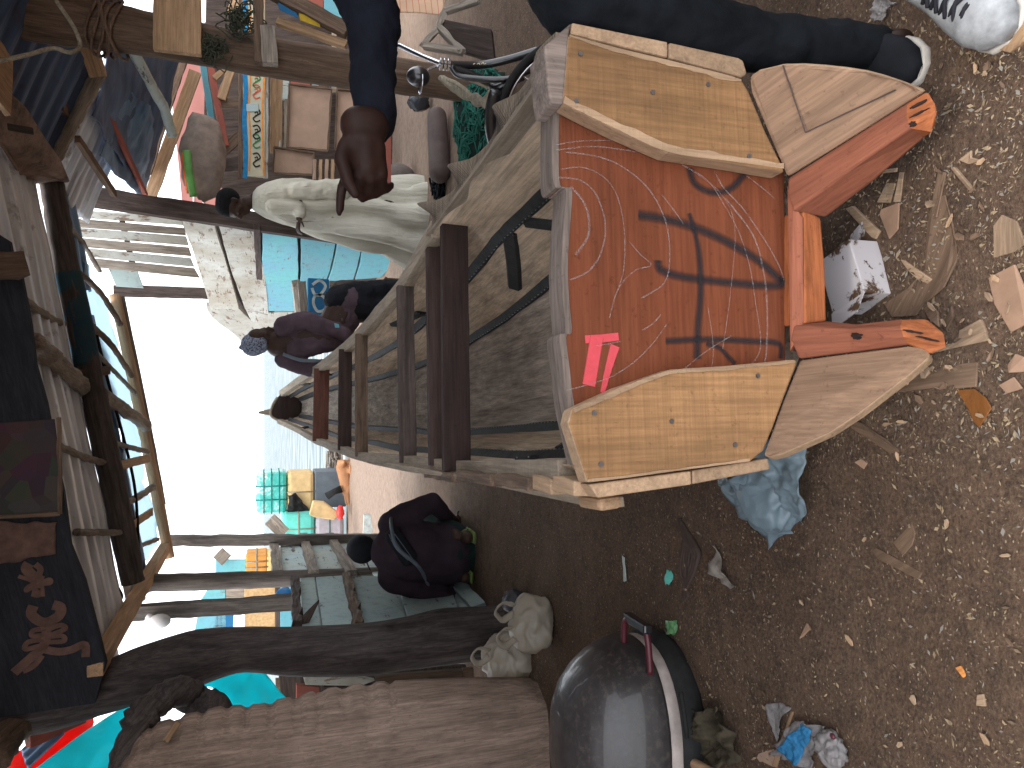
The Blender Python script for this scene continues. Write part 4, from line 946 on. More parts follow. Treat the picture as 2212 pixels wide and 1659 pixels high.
dl([(570, -40), (567, 60), (571, 160), (567, 250), (570, 380)], .020, cO, 60)
for k, (vv, m) in enumerate([(20, cG), (60, cR), (125, cG), (150, cR), (175, cG), (198, cR), (248, cK), (285, cK), (305, cG), (345, cK)]):
    dl([(546, vv-12), (556, vv-14), (562, vv-4), (554, vv+2), (547, vv+8), (553, vv+15), (562, vv+12)], .014, m, 30)
    dl([(550, vv-4), (556, vv-6), (556, vv), (551, vv+1)], .010, m, 14)
bpx('sticker', [(532, 225, yD), (558, 224, yD), (559, 241, yD), (533, 242, yD)], (0, -.006, 0), M['whiteblue'], db)
for u in (540, 551): dl([(u-3, 229), (u+3, 229), (u+3, 237), (u-3, 237), (u-3, 230)], .008, cK, 14)
# ------------------------------------------------------------------ left: pale hull sides in depth
def bxx(name, px, x, mat, par, th=(-.06, 0, 0), **k):
    P = [PX(u, v, x) for u, v in px]; c = sum(P, V((0, 0, 0)))/len(P)
    return build(MB().prism(P, V(th)), name, mat, par, fr=frame(c, (0, 1, .05), (1, 0, 0)), bevel=.008, **k)
h1 = thing('old_boat', (-1.7, 7.6, 0), 'pale blue peeling boat side with two grey ribs, behind the round grey post', 'boat')
for q in ([(605, 1157), (605, 1236), (668, 1236), (652, 1157)], [(655, 1157), (671, 1236), (740, 1236), (712, 1157)], [(715, 1157), (743, 1236), (800, 1236), (772, 1157)], [(775, 1157), (803, 1236), (860, 1236), (830, 1157)]):
    bxx('hull_plank', q, -1.6, M['whiteblue'], h1)
for a, b in (((590, 1157), (600, 1238)), ((655, 1156), (678, 1238)), ((712, 1156), (760, 1238))):
    A, B = PX(*a, -1.575), PX(*b, -1.575); plank('rib', A, B, .085, .05, M['grey'], h1, up=(1, 0, 0), rough=.008)
h2 = thing('old_boat', (-1.7, 5.9, 0), 'grey green cracked boat side behind the crouching man, next to the dark trunk', 'boat')
for q in ([(648, 1248), (652, 1348), (694, 1349), (680, 1246)], [(682, 1246), (696, 1350), (766, 1350), (745, 1242)], [(748, 1242), (769, 1350), (882, 1348), (850, 1245)], [(853, 1245), (885, 1348), (1000, 1345), (965, 1240)], [(968, 1240), (1003, 1345), (1040, 1345), (1010, 1262)]):
    bxx('hull_plank', q, -1.6, M['palegreen'], h2)
for a, b, m in (((637, 1250), (643, 1348), 'dark'), ((748, 1242), (776, 1348), 'brown')):
    A, B = PX(*a, -1.575), PX(*b, -1.575); plank('rib', A, B, .06, .05, M[m], h2, up=(1, 0, 0), rough=.014, seed=4)
A, B = PZ(982, 1258, .05), PZ(1036, 1316, .05)
o = plank('grey_beam', A, B, .10, .07, M['palegreen'], None, up=(1, 0, .3)); solo(o, 'grey squared beam lying on the dirt beside the crouching man', 'beam')
o = bpx('shard_board', [(690, 1300, 5.4), (668, 1346, 5.3), (640, 1352, 5.3), (660, 1330, 5.35)], (.02, .01, 0), M['dark'], None); solo(o, 'splintered dark strip sticking up by the cracked boat side', 'strip')
# far left clutter
fl = thing('blue_boat', (-3.9, 12.5, 0), 'blue painted boat end with grey boards standing far back at the left', 'boat')
for q, m in [([(420, 1365), (488, 1365), (488, 1270), (452, 1268), (432, 1300)], 'blue'), ([(458, 1365), (503, 1365), (505, 1324), (468, 1326)], 'deepblue'), ([(486, 1300), (530, 1300), (530, 1265), (486, 1265)], 'grey'), ([(466, 1236), (600, 1236), (600, 1210), (466, 1210)], 'blue')]:
    bpx('plank', [(u, v, 12.5) for u, v in q], (0, .08, 0), M[m], fl)
ppx('plank', (490, 1192, 12.4), (470, 1212, 12.4), .18, .05, M['grey'], fl)
bpx('base', [(590, 1190, 12.7), (590, 1370, 12.7), (790, 1370, 12.7), (790, 1190, 12.7)], (0, .1, 0), M['brown'], fl)
def crate(name, u0, u1, v0, v1, y, dp, mat, label, cat='crate', bands=None, rnd=.05, par=None, lean=0):
    a, b = PY(u0, (v0+v1)/2, y), PY(u1, (v0+v1)/2, y); w_ = (v1-v0)*y/1720; h_ = a.z-b.z
    t = thing(name, (a.x, y, b.z), label, cat)
    fr = frame((a.x, y+dp/2, (a.z+b.z)/2), (1, 0, lean), (0, 0, 1)); mb = MB()
    mb.box(fr.translation, fr.col[0].xyz*w_, fr.col[1].xyz*dp, fr.col[2].xyz*h_)
    o = build(mb, 'crate_body', mat, t, fr=fr, bevel=rnd, sub=0)
    if bands:
        nh, nv, bm2 = bands
        c = fr.translation
        for k in range(nv):
            x = (k+1)/(nv+1)-.5; P = [c+fr.col[0].xyz*w_*x+fr.col[1].xyz*(dp/2+.004)*sy+fr.col[2].xyz*(h_/2+.004)*sz for sy, sz in ((-1, -1), (-1, 1), (1, 1), (1, -1), (-1, -1))]
            mb = MB(); mb.tube(P, .011, 6); build(mb, 'rope_band', bm2, t, smooth=True)
        for k in range(nh):
            z = (k+1)/(nh+1)-.5; P = [c+fr.col[2].xyz*h_*z+fr.col[1].xyz*(dp/2+.004)*sy+fr.col[0].xyz*(w_/2+.004)*sx_ for sx_, sy in ((-1, -1), (1, -1), (1, 1), (-1, 1), (-1, -1))]
            mb = MB(); mb.tube(P, .011, 6); build(mb, 'rope_band', bm2, t, smooth=True)
    return t
cw = N('wrapped_foam_green'); f1 = cw.noise(cw.obj, 3.5, 7, .75, .6); cw.bump(f1, .6, .03)
M['cw'] = cw.fin(cw.ramp(f1, [(.40, (.03, .36, .30)), (.52, (.10, .50, .44)), (.6, (.55, .66, .64))]), .3)
M['foamy'] = plain('aged_yellow_foam', (.55, .40, .20), .8, .2, 7, bump=.4); M['foamt'] = plain('turquoise_foam', (.13, .55, .47), .6, .25, 3); M['foamg'] = plain('grey_wrapped_foam', (.36, .34, .37), .6, .25, 5, bump=.4)
M['boxgrey'] = plain('dark_grey_box', (.10, .12, .14), .6, .2, 5); M['tealrope'] = plain('teal_rope', (.02, .16, .15), .8)
crate('foam_box', 553, 620, 1023, 1110, 15.0, .7, M['cw'], 'green plastic wrapped foam box tied with ropes, topmost of its stack', 'box', (3, 2, M['tealrope']), rnd=.07)
crate('foam_box', 621, 679, 1022, 1106, 15.0, .7, M['foamy'], 'yellow aged foam box under the green wrapped box', 'box', (0, 1, M['rope']), rnd=.07)
crate('foam_box', 680, 748, 1020, 1098, 15.0, .7, M['boxgrey'], 'dark grey box at the bottom of the stack behind the dog', 'box', rnd=.02)
crate('foam_box', 610, 680, 1113, 1178, 14.6, .7, M['foamt'], 'turquoise foam box standing on the grey wrapped box', 'box', (1, 1, M['rope']), rnd=.07)
crate('foam_box', 681, 743, 1117, 1180, 14.6, .7, M['foamg'], 'grey wrapped foam box under the turquoise box', 'box', (1, 0, M['tealrope']), rnd=.07)
crate('foam_crate', 531, 577, 1203, 1240, 12.3, .6, plain('orange_foam', (.60, .28, .07), .8, .2, 6), 'orange foam box standing high above the pale blue boat side', 'box', (1, 2, M['rope']), rnd=.02)
crate('foam_slab', 577, 596, 1203, 1240, 12.3, .6, plain('yellow_foam', (.72, .58, .25), .8), 'yellow foam slab under the orange foam box', 'foam', rnd=.01)
crate('particle_board', 528, 594, 1262, 1366, 11.5, .05, plain('tan_particle_board', (.48, .32, .16), .8, .25, 25), 'tan particle board sheet between the grey posts at the left', 'board', rnd=.004)
crate('turquoise_board', 606, 640, 1256, 1362, 9.0, .05, M['turq'], 'turquoise board behind the cracked boat side top', 'board', rnd=.004)
crate('plank_stack', 596, 900, 1256, 1375, 9.3, .05, M['dark'], 'dark boards below the tan sheet behind the cracked boat side', 'boards', rnd=.004)
o = patch('black_cloth', [PY(622, 1070, 14.93), PY(640, 1065, 14.93), PY(674, 1110, 14.93), PY(622, 1112, 14.93)], 20, 20, M['rubber'], None, crump=.05, fold=5, seed=4); solo(o, 'black cloth draped over the lower corner of the yellow foam box', 'cloth')
mb = MB(); q = [PY(u, v, 14.2) for u, v in [(676, 1082), (700, 1084), (735, 1110), (722, 1124), (680, 1118), (668, 1112)]]; mb.prism(q, (0, .12, 0))
o = build(mb, 'foam_sheet', M['foamy'], None, bevel=.02); solo(o, 'tilted slab of tan foam leaning between the two stacks of boxes', 'foam')
mb = MB(); mb.ball(PY(735, 1107, 14.1), (.13, .08, .07), 16, fn=lambda d, q: q*(1+.3*nz(d, 3)))
o = build(mb, 'red_bag', film('red_plastic_bag', (.8, .08, .07), .4, .3), None, smooth=True); solo(o, 'small red plastic bag on the sand by the boxes', 'bag')
mb = MB(); P_ = [PY(738, 1056, 14.5), PY(722, 1062, 14.5), PY(706, 1072, 14.6)]; mb.tube(P_, [.07, .055, .07], 12, ell=.35, hint=(1, 0, 0))
o = build(mb, 'sandal', M['rubber'], None, smooth=True); solo(o, 'black and grey sandal propped against the dark grey box', 'sandal')
for k, (u, v, w_) in enumerate([(594, 1118, .04), (603, 1108, .03)]):
    o = ppx('broken_post', (u-16, v+8, 14), (u+16, v+40, 14), .12, .06, M['grey'], None); solo(o, ['leaning grey board tip above the turquoise box', 'second leaning board behind the first grey board tip'][k], 'board')
o = bpx('white_tile', [(786, 1112, 9.3), (800, 1110, 9.3), (806, 1145, 9.3), (800, 1160, 9.3), (784, 1158, 9.3)], (0, .04, 0), M['whitemark'], None); solo(o, 'pale flat slab on the bright dirt behind the crouching man', 'slab')
# sandals and rubbish, driftwood line near the water
o = tangle('driftwood_heap', PZ(722, 968, .1), (.7, .5, .12), 40, .02, M['grey'], 'heap of grey driftwood and litter at the edge of the water beside the hull', 'driftwood')
# blue bag on the wall top
mb = MB(); mb.ball(PY(614, 1285, 6.3), (.055, .05, .07), 16, fn=lambda d, q: q*(1+.3*nz(d, 2.5, 4)))
o = build(mb, 'blue_white_bag', film('blue_white_plastic', (.10, .40, .75), .3, .3), None, smooth=True); solo(o, 'blue and white plastic bag on top of the boat side at the left', 'bag')
# ------------------------------------------------------------------ trunk, rough hull, tarps
tk = [(-60, 1440, 1600), (0, 1435, 1580), (120, 1440, 1565), (220, 1436, 1536), (300, 1405, 1512), (420, 1366, 1478), (520, 1358, 1446), (640, 1358, 1456), (780, 1350, 1456), (880, 1335, 1442), (960, 1315, 1432), (1050, 1308, 1424), (1092, 1302, 1424)]
P_ = [PY(u, (a+b)/2, 4.85) for u, a, b in tk]; rr_ = [(b-a)/2*4.85/1640 for u, a, b in tk]
P_[-1].z = -.02
mb = MB(); Q = path(P_, 70); rq = [lerp(rr_[min(int(i/69*12), 11)], rr_[min(int(i/69*12), 11)+1], i/69*12-min(int(i/69*12), 11)) for i in range(70)]
rs = []
for i, p in enumerate(Q):
    r = []
    for k in range(28):
        a = 2*math.pi*k/28; d = V((math.cos(a), math.sin(a), 0)); f = 1+.10*nz((d.x*2.5, d.y*2.5, p.z*1.2), 1, 3)+.05*nz((d.x*9, d.y*9, p.z*2.2), 1, 8)
        r.append(p+d*rq[i]*f)
    rs.append(r)
mb.rings(rs); tr = build(mb, 'tree_trunk', M['bark'], None, fr=frame(Q[0], (0, 0, 1), (0, -1, 0)), smooth=True)
tag(tr, 'thick dark barked tree trunk standing at the left of the crouching man', 'tree trunk')
oh = thing('rough_hull', (-1.9, 4.1, 0), 'rough brown worm eaten hull end leaning at the lower left edge', 'hull')
mb = MB(); g = []
lim = [(1205, 1505), (1150, 1486), (1000, 1487), (900, 1493), (800, 1500), (700, 1514), (640, 1530), (560, 1548), (480, 1552), (400, 1570), (330, 1590), (270, 1640), (240, 1700)]
for i in range(90):
    t = i/89*(len(lim)-1); a = min(int(t), len(lim)-2); u = lerp(lim[a][0], lim[a+1][0], t-a); v0 = lerp(lim[a][1], lim[a+1][1], t-a)
    if u < 900: v0 += 7*(1 if math.sin(u*.12) > .2 else 0)
    r = []
    for j in range(61):
        v = lerp(v0, 2100, (j/60)**1.3); p = PY(u, v, 4.05-.25*(j/60)); s = min(1, j/6)
        blk_ = (math.sin(u*.115+math.sin(v*.02)) > .3)*(math.sin(v*.07+math.floor(u*.115/6.28)*2) > -.2)*(1 if u < 950 else .25)*min(1, max(0, (1760-v)/200))
        p.y += .12*(1-s)-.018*nz(p, 1.3, 3)-.006*nz(p, 8, 6)-.004*nz(p, 26, 2)-.005*blk_
        if i == 0: p.z = -.05
        r.append(p)
    g.append(r)
M['oldface'] = wood('worn_old_plank_face', (.36, .26, .205), dark=.35, light=1.5, stain=.35, ring=8, gx=.9, bump=1.0)
build(mb.grid(g), 'hull_face', M['oldface'], oh, fr=frame((-2, 4, 1), (0, 0, 1), (0, -1, 0)), smooth=True, solid=.02)
# dark things behind the rough hull
wl = thing('board_wall', (-2.3, 5.6, 0), 'dark wall of old painted boards in the gap between trunk and rough hull', 'wall')
for q, m in [([(655, 1462), (770, 1462), (810, 1470), (780, 1482), (660, 1480)], 'white'), ([(810, 1462), (1000, 1448), (1000, 1470), (815, 1482)], 'brown'), ([(640, 1480), (690, 1484), (690, 1530), (640, 1535)], 'redpaint'), ([(700, 1484), (1090, 1470), (1090, 1530), (700, 1540)], 'dark'), ([(1000, 1446), (1100, 1440), (1100, 1470), (1002, 1470)], 'brown')]:
    bpx('board', [(u, v, 5.6) for u, v in q], (0, .05, 0), M[m], wl, grain=(0, 0, 1))
bpx('board', [(600, 1440, 5.8), (620, 1640, 5.8), (1120, 1640, 5.8), (1100, 1440, 5.8)], (0, .06, 0), M['dark'], wl)
bpx('board', [(595, 1470, 6.5), (632, 1465, 6.5), (632, 1545, 6.5), (597, 1545, 6.5)], (0, .06, 0), M['brown'], wl)
log('curved_timber', [PY(430, 1492, 4.5), PY(370, 1500, 4.4), PY(320, 1540, 4.3), PY(285, 1600, 4.2), PY(262, 1700, 4.1)], [.05, .075, .085, .08, .08], M['bark'], None, rough=.4, seg=30)
tag(bpy.data.objects['curved_timber'], 'dark curved timber arching over the top of the rough hull', 'timber')
log('crooked_timber', [PY(395, 1492, 4.6), PY(430, 1520, 4.5), PY(470, 1540, 4.4), PY(440, 1580, 4.3), PY(400, 1610, 4.2)], [.07, .09, .08, .09, .08], M['bark'], None, rough=.5, seg=30)
tag(bpy.data.objects['crooked_timber'], 'short crooked dark timber stub beside the hanging turquoise tarp', 'timber')
o = ppx('broken_stick', (358, 1600, 4.0), (385, 1560, 4.0), .03, .02, M['tan'], None); solo(o, 'small orange brown stick caught on top of the rough hull', 'stick')
t1 = thing('turquoise_tarp', PY(530, 1490, 5.3), 'bright turquoise plastic tarp hanging behind the dark trunk', 'tarp')
def tarp(name, px, mat, par, crump=.04, seed=0, n=26):
    """sheet through pixel rows given as [(u,v,y)...] pairs left/right"""
    A, B = px; PA = path([PY(*p) for p in A], n); PB = path([PY(*p) for p in B], n); g = []
    for a, b in zip(PA, PB):
        r = []
        for j in range(n+1):
            p = a.lerp(b, j/n); p = p+V((.3, -1, .1))*(crump*(nz(p, 4, seed)+.5*nz(p, 11, seed)))
            r.append(p)
        g.append(r)
    return build(MB().grid(g), name, mat, par, smooth=True, solid=.001)
tarp('tarp_sheet', [[(397, 1488, 5.2), (470, 1462, 5.3), (549, 1434, 5.4), (575, 1455, 5.4), (600, 1486, 5.4), (636, 1526, 5.4)], [(430, 1485, 5.2), (463, 1488, 5.3), (456, 1545, 5.3), (456, 1552, 5.3), (534, 1548, 5.35), (632, 1528, 5.4)]], M['tarpT'], t1, .07, 2)
t2 = thing('turquoise_tarp', PY(200, 1620, 5.0), 'long turquoise tarp stretched up to the left above the rough hull', 'tarp')
tarp('tarp_sheet', [[(350, 1495, 5.0), (265, 1530, 5.0), (170, 1590, 4.9), (50, 1680, 4.8)], [(350, 1502, 5.0), (322, 1550, 4.9), (285, 1620, 4.8), (255, 1700, 4.7)]], M['tarpT'], t2, .05, 7)
t3 = thing('red_tarp', PY(100, 1610, 5.2), 'bright red plastic tarp at the upper left corner behind the turquoise one', 'tarp')
tarp('tarp_sheet', [[(200, 1538, 5.3), (120, 1553, 5.3), (95, 1600, 5.2), (-20, 1640, 5.1)], [(205, 1560, 5.3), (190, 1590, 5.3), (130, 1660, 5.2), (60, 1720, 5.1)]], M['tarpR'], t3, .04, 9)
o = sheet('blue_roof_scrap', PY(45, 1620, 5.0), PY(125, 1545, 5.1)-PY(45, 1620, 5.0), PY(60, 1665, 4.9)-PY(45, 1620, 5.0), 20, 40, M['tinblue'], None, wave=.05, amp=.008); solo(o, 'scrap of blue corrugated sheet in front of the red tarp', 'sheet')
log('corner_beam', [PY(-20, 1640, 4.5), PY(30, 1575, 4.7), PY(80, 1550, 4.8)], [.09, .085, .07], M['brown'], None, rough=.2); tag(bpy.data.objects['corner_beam'], 'brown beam at the upper left corner under the scrap of blue sheet', 'beam')
ppx('purlin', (180, 1545, 5.15), (60, 1600, 4.9), .08, .05, M['redpaint'], None); tag(bpy.data.objects['purlin'], 'red brown purlin between the two coloured tarps', 'purlin')
# unseen roof and side wall, added over and beside the viewer to shade the foreground
roofShade = thing('shed_roof', (0, 2, 3.1), 'unseen roof added above the stern of the new boat to shade the foreground', 'roof')
for k in range(5):
    y0 = .15+k*.92
    sheet('roof_sheet', (-3.2, y0, 2.98+.012*(k % 2)), (6.6, 0, .35), (0, .98, 0), 12, 109, M['tin'], roofShade, wave=.23, amp=.009, crump=.02, seed=k+40, fold=1.5)
sw = thing('board_wall', (-3.1, 2, 0), 'unseen wall of brown upright boards added at the left to darken the yard', 'wall')
for k in range(20):
    plank('board', (-3.1, -.8+k*.3, 0), (-3.1+.02*random.random(), -.8+k*.3, 2.7), .28, .025, M['brown'], sw, up=(1, 0, 0), n=6)  # added out of view on the left to keep light off the ground

# ================================================================== people, animals and small things
def cap(mb, p0, r0, p1, r1, n=14, sq=(1, 1), hint=None):
    """rounded tapered limb segment"""
    p0, p1 = V(p0), V(p1); d = p1-p0; L = d.length; t = d.normalized(); rs = []
    h = V(hint) if hint else (V((0, 0, 1)) if abs(t.z) < .9 else V((0, 1, 0)))
    a = (h-t*h.dot(t)).normalized(); b = t.cross(a)
    def ring(c, r): return [c+(a*math.cos(2*math.pi*k/n)*sq[0]+b*math.sin(2*math.pi*k/n)*sq[1])*r for k in range(n)]
    for i in range(1, 5): an = math.pi/2*(i/5); rs.append(ring(p0-t*r0*math.cos(an), r0*math.sin(an)))
    for i in range(6): rs.append(ring(p0+d*(i/5), lerp(r0, r1, i/5)))
    for i in range(4, 0, -1): an = math.pi/2*(i/5); rs.append(ring(p1+t*r1*math.cos(an), r1*math.sin(an)))
    mb.rings(rs)
def blob(name, segs, mat, parent, vox=.012, sm=6, label=None, fr=None, disp=None):
    mb = MB()
    for s in segs: cap(mb, *s[:4], **(s[4] if len(s) > 4 else {}))
    o = build(mb, name, mat, parent, fr=fr, smooth=True, remesh=vox, sm=sm, label=label)
    if disp:
        tx = bpy.data.textures.new(name+'_folds', 'CLOUDS'); tx.noise_scale = disp[1]; tx.noise_depth = 2
        q = o.modifiers.new('d', 'DISPLACE'); q.texture = tx; q.strength = disp[0]; q.mid_level = .5; q.texture_coords = 'GLOBAL' if len(disp) < 3 else 'LOCAL'
    return o
def head(name_parent, c, fwd, up, s, skin):
    """returns segs for a head: cranium, jaw, nose, brow, ears, lips; s = head height"""
    f = V(fwd).normalized(); u = V(up).normalized(); r = f.cross(u).normalized(); c = V(c); g = []
    k = s
    g.append((c+u*.14*k-f*.07*k, .33*k, c+u*.13*k+f*.06*k, .33*k))
    g.append((c-u*.10*k+f*.12*k, .24*k, c-u*.26*k+f*.17*k, .17*k))
    g.append((c-u*.30*k+f*.24*k, .09*k, c-u*.32*k+f*.26*k, .08*k))
    g.append((c+u*.06*k+f*.34*k+r*.12*k, .055*k, c+u*.06*k+f*.34*k-r*.12*k, .055*k))
    g.append((c+u*.02*k+f*.37*k, .035*k, c-u*.10*k+f*.43*k, .058*k))
    g.append((c-u*.10*k+f*.39*k+r*.05*k, .035*k, c-u*.10*k+f*.39*k-r*.05*k, .035*k))
    g.append((c-u*.185*k+f*.36*k+r*.06*k, .035*k, c-u*.185*k+f*.36*k-r*.06*k, .035*k))
    g.append((c-u*.235*k+f*.35*k+r*.05*k, .035*k, c-u*.235*k+f*.35*k-r*.05*k, .035*k))
    g.append((c-u*.05*k+f*.27*k+r*.16*k, .09*k, c-u*.12*k+f*.20*k+r*.2*k, .08*k)); g.append((c-u*.05*k+f*.27*k-r*.16*k, .09*k, c-u*.12*k+f*.20*k-r*.2*k, .08*k))
    for sg in (-1, 1): g.append((c+r*sg*.33*k+u*.05*k-f*.03*k, .06*k, c+r*sg*.335*k-u*.08*k-f*.01*k, .045*k))
    return g
def hand(wrist, d, palm_n, L, thumb=1, curl=.5, spread=.15):
    """segments of a hand: palm, five jointed fingers; d points along the fingers, palm_n out of the palm"""
    d = V(d).normalized(); nn = V(palm_n); nn = (nn-d*nn.dot(d)).normalized(); s = d.cross(nn).normalized(); w_ = V(wrist); g = []
    pl = .50*L
    for k, x in enumerate((-.19, -.065, .065, .19)):
        g.append((w_+s*x*.55*L, .085*L, w_+d*pl+s*x*L, .068*L))
    ln = [.36, .46, .50, .44]
    for k, x in enumerate((-.19, -.065, .065, .19)):
        p = w_+d*pl+s*x*L; dr = (d+s*x*spread*4).normalized(); r = (.052, .057, .059, .055)[k]*L; c = curl*(1.0+.12*(3-k))
        for j, f in enumerate((.45, .32, .23)):
            a = c*(.5+.5*j); dr2 = (dr*math.cos(a)+nn*math.sin(a)).normalized(); q = p+dr2*ln[k]*L*f
            g.append((p, r*(1-.08*j), q, r*(.92-.1*j))); p = q; dr = dr2
    tb = w_+d*.14*L+s*.22*L*thumb; p = tb; dr = (d*.55+s*.75*thumb+nn*.25).normalized()
    g.append((w_+d*.06*L+s*.08*L*thumb, .10*L, tb, .085*L))
    for j, f in enumerate((.22, .17, .13)):
        q = p+dr*f*L; g.append((p, .072*L*(1-.1*j), q, .068*L*(1-.12*j))); p = q; dr = (dr*.85+d*.45+nn*.12*curl).normalized()
    return g
def robe(name, rings, mat, parent, n=64, fold=.06, kf=9, seed=0, sub=1, openb=True, label=None):
    """hanging cloth: rings = (centre, rx vector, ry vector, fold amount)"""
    ks = len(rings); m = 46; rs = []
    for i in range(m):
        t = i/(m-1)*(ks-1); a = min(int(t), ks-2); f = t-a; f = f*f*(3-2*f)*.5+f*.5
        c = rings[a][0].lerp(rings[a+1][0], f); rx = rings[a][1].lerp(rings[a+1][1], f); ry = rings[a][2].lerp(rings[a+1][2], f); fo = lerp(rings[a][3], rings[a+1][3], f)
        r = []
        for k in range(n):
            an = 2*math.pi*k/n
            q = 1+fo*(math.sin(an*kf+1.5*noise.noise(V((i*.08, seed, 0))*1.0)*3)*.5+noise.noise(V((math.cos(an)*2.2, math.sin(an)*2.2, i*.10+seed)))*1.2)
            r.append(c+(rx*math.cos(an)+ry*math.sin(an))*q)
        rs.append(r)
    mb = MB(); mb.rings(rs, caps=False); return build(mb, name, mat, parent, smooth=True, solid=.004, label=label)
rn = N('cream_robe_cloth'); f0 = rn.noise(rn.map(rn.obj, (9, 9, 1.1)), 1.0, 4, .6, .6); f2 = rn.noise(rn.obj, 5, 4, .6); rn.bump(rn.math('ADD', f0, rn.math('MULTIPLY', f2, .3)), .8, .05)
M['robe'] = rn.fin(rn.ramp(f2, [(.3, (.42, .40, .33)), (.7, (.50, .48, .41))]), .85)
M['navy'] = cloth('dark_navy_cloth', (.0065, .0075, .013), .9, .3, 8)
M['denim'] = cloth('black_denim', (.006, .0075, .010), .85, .5, 9)
M['bluejean'] = cloth('blue_denim', (.02, .05, .12), .85, .3, 9)
M['purple'] = cloth('dusty_purple_cloth', (.080, .055, .068), .9, .3, 6)
M['purpled'] = cloth('dark_purple_shirt', (.030, .020, .027), .9, .3, 6)
M['greend'] = cloth('dark_green_shorts', (.010, .022, .020), .9, .3, 8)
M['blackc'] = cloth('black_cloth', (.010, .011, .014), .9, .3, 8)
bn_ = N('knitted_cap'); kn = bn_.vor(bn_.map(bn_.obj, (1, 1, 1)), 70, out=0); bn_.bump(kn, .8, .01); M['knit'] = bn_.fin(bn_.ramp(kn, [(.2, (.02, .02, .03)), (.5, (.25, .28, .36))]), .95)
# ---- man in the white robe (profile, facing left)
yR = 7.4; kx = yR/1760.
rb = thing('person', foot(700, 460, yR), 'man in a long cream robe standing in profile with one hand at his waist', 'person')
fw = V((-1, -.15, 0)).normalized(); sd_ = V((0, 1, 0))
hc = PY(508, 441, yR)
def PR(u, v, dy=0): return PY(u, v, yR+dy)
sg = head(rb, hc, fw+V((0, 0, -.12)), (-.10, 0, 1), .295, None)
sg += [(hc-V((0, 0, .10))+V((.02, 0, 0)), .062, PR(560, 432), .07), (PR(560, 432), .09, PR(580, 432), .14, dict(sq=(1, 1))), (PR(585, 432), .15, PR(720, 440), .15), (PR(720, 440, -.08), .09, V((PR(860, 445).x, yR-.08, .08)), .05), (PR(720, 450, .08), .09, V((PR(860, 470).x, yR+.08, .08)), .05),
       (V((PR(860, 445).x+.04, yR-.08, .045)), .045, V((PR(860, 445).x-.16, yR-.1, .04)), .035), (V((PR(860, 470).x+.04, yR+.08, .045)), .045, V((PR(860, 470).x-.16, yR+.06, .04)), .035)]
wr = PR(646, 474, -.20); el = PR(650, 440, -.17)
sg += [(PR(590, 440, -.12), .045, el, .038), (el, .042, wr, .028)]
sg += hand(wr, (-.75, -.1, .1), (0, .3, -1), .17, 1, .7)
body = blob('body', sg, M['skin'], rb, vox=.009, sm=3)
mb = MB()
cap(mb, hc+V((.035, 0, .060)), .108, hc+V((-.02, 0, .070)), .102)
build(mb, 'hair', M['hair'], body, smooth=True, remesh=.008, sm=2)
def RR(u, va, vb, ry, fo, dy=0): c = PR(u, (va+vb)/2, dy); return (c, V(((vb-va)/2*kx, 0, 0)), V((0, ry, 0)), fo)
robe('robe', [RR(546, 418, 452, .07, .02), RR(556, 406, 458, .14, .04), RR(575, 396, 470, .18, .06), RR(610, 386, 486, .20, .10), RR(650, 386, 496, .19, .16), RR(700, 392, 512, .19, .24), RR(760, 392, 526, .21, .30), RR(830, 394, 540, .24, .34), RR(882, 398, 560, .26, .36), RR(925, 398, 572, .27, .38)], M['robe'], rb, fold=.1, kf=7, seed=2)
sv = MB()
cap(sv, PR(577, 425, -.13), .070, PR(640, 412, -.17), .080, 20); cap(sv, PR(640, 412, -.20), .080, PR(735, 410, -.18), .105, 20)
o = build(sv, 'sleeve', M['robe'], rb, smooth=True, remesh=.012, sm=5)
q = o.modifiers.new('d', 'DISPLACE'); tx = bpy.data.textures.new('slf', 'CLOUDS'); tx.noise_scale = .07; q.texture = tx; q.strength = .03
sv = MB(); cap(sv, PR(590, 446, -.16), .075, PR(645, 448, -.17), .066, 20); cap(sv, PR(645, 448, -.17), .066, PR(648, 462, -.19), .055, 20); build(sv, 'sleeve', M['robe'], rb, smooth=True, remesh=.012, sm=4)
ribbon('robe_embroidery', [PR(600, 470, -.205), PR(660, 480, -.20), PR(720, 470, -.20)], .015, nP, M['white'], rb, off=.02)
# ---- stooping man beside the bow
yS = 6.7; kS = yS/1740.
def PS(u, v, dy=0): return PY(u, v, yS+dy)
sm_ = thing('person', V((PS(800, 670).x, yS, 0)), 'man in a dusty purple jacket and knitted cap leaning beside the bow', 'person')
hs_ = PS(562, 733)
sg = head(sm_, hs_, V((.75, -.45, -.35)), (-.25, 0, 1), .255, None)
sg += [(hs_-V((.0, 0, .09)), .06, PS(600, 742), .075), (PS(605, 742), .12, PS(720, 715), .15), (PS(720, 715), .15, V((PS(800, 655).x, yS, .82)), .15)]
hip = V((PS(800, 655).x, yS, .85))
sg += [(hip+V((-.08, 0, 0)), .10, hip+V((-.10, -.05, -.42)), .07), (hip+V((-.10, -.05, -.42)), .07, hip+V((-.12, .05, -.80)), .045), (hip+V((.10, .05, 0)), .10, hip+V((.12, 0, -.42)), .07), (hip+V((.12, 0, -.42)), .07, hip+V((.14, .08, -.80)), .045),
       (hip+V((-.12, .05, -.81)), .04, hip+V((-.10, -.12, -.82)), .035), (hip+V((.14, .08, -.81)), .04, hip+V((.16, -.10, -.82)), .035)]
b2 = blob('body', sg, M['skin'], sm_, vox=.010, sm=3)
mb = MB(); cap(mb, hs_+V((-.045, .0, .055)), .100, hs_+V((-.03, 0, .02)), .098); cap(mb, hs_+V((-.05, 0, .10)), .06, hs_+V((-.07, .0, .15)), .02)
build(mb, 'knitted_cap', M['knit'], sm_, smooth=True, remesh=.008, sm=3)
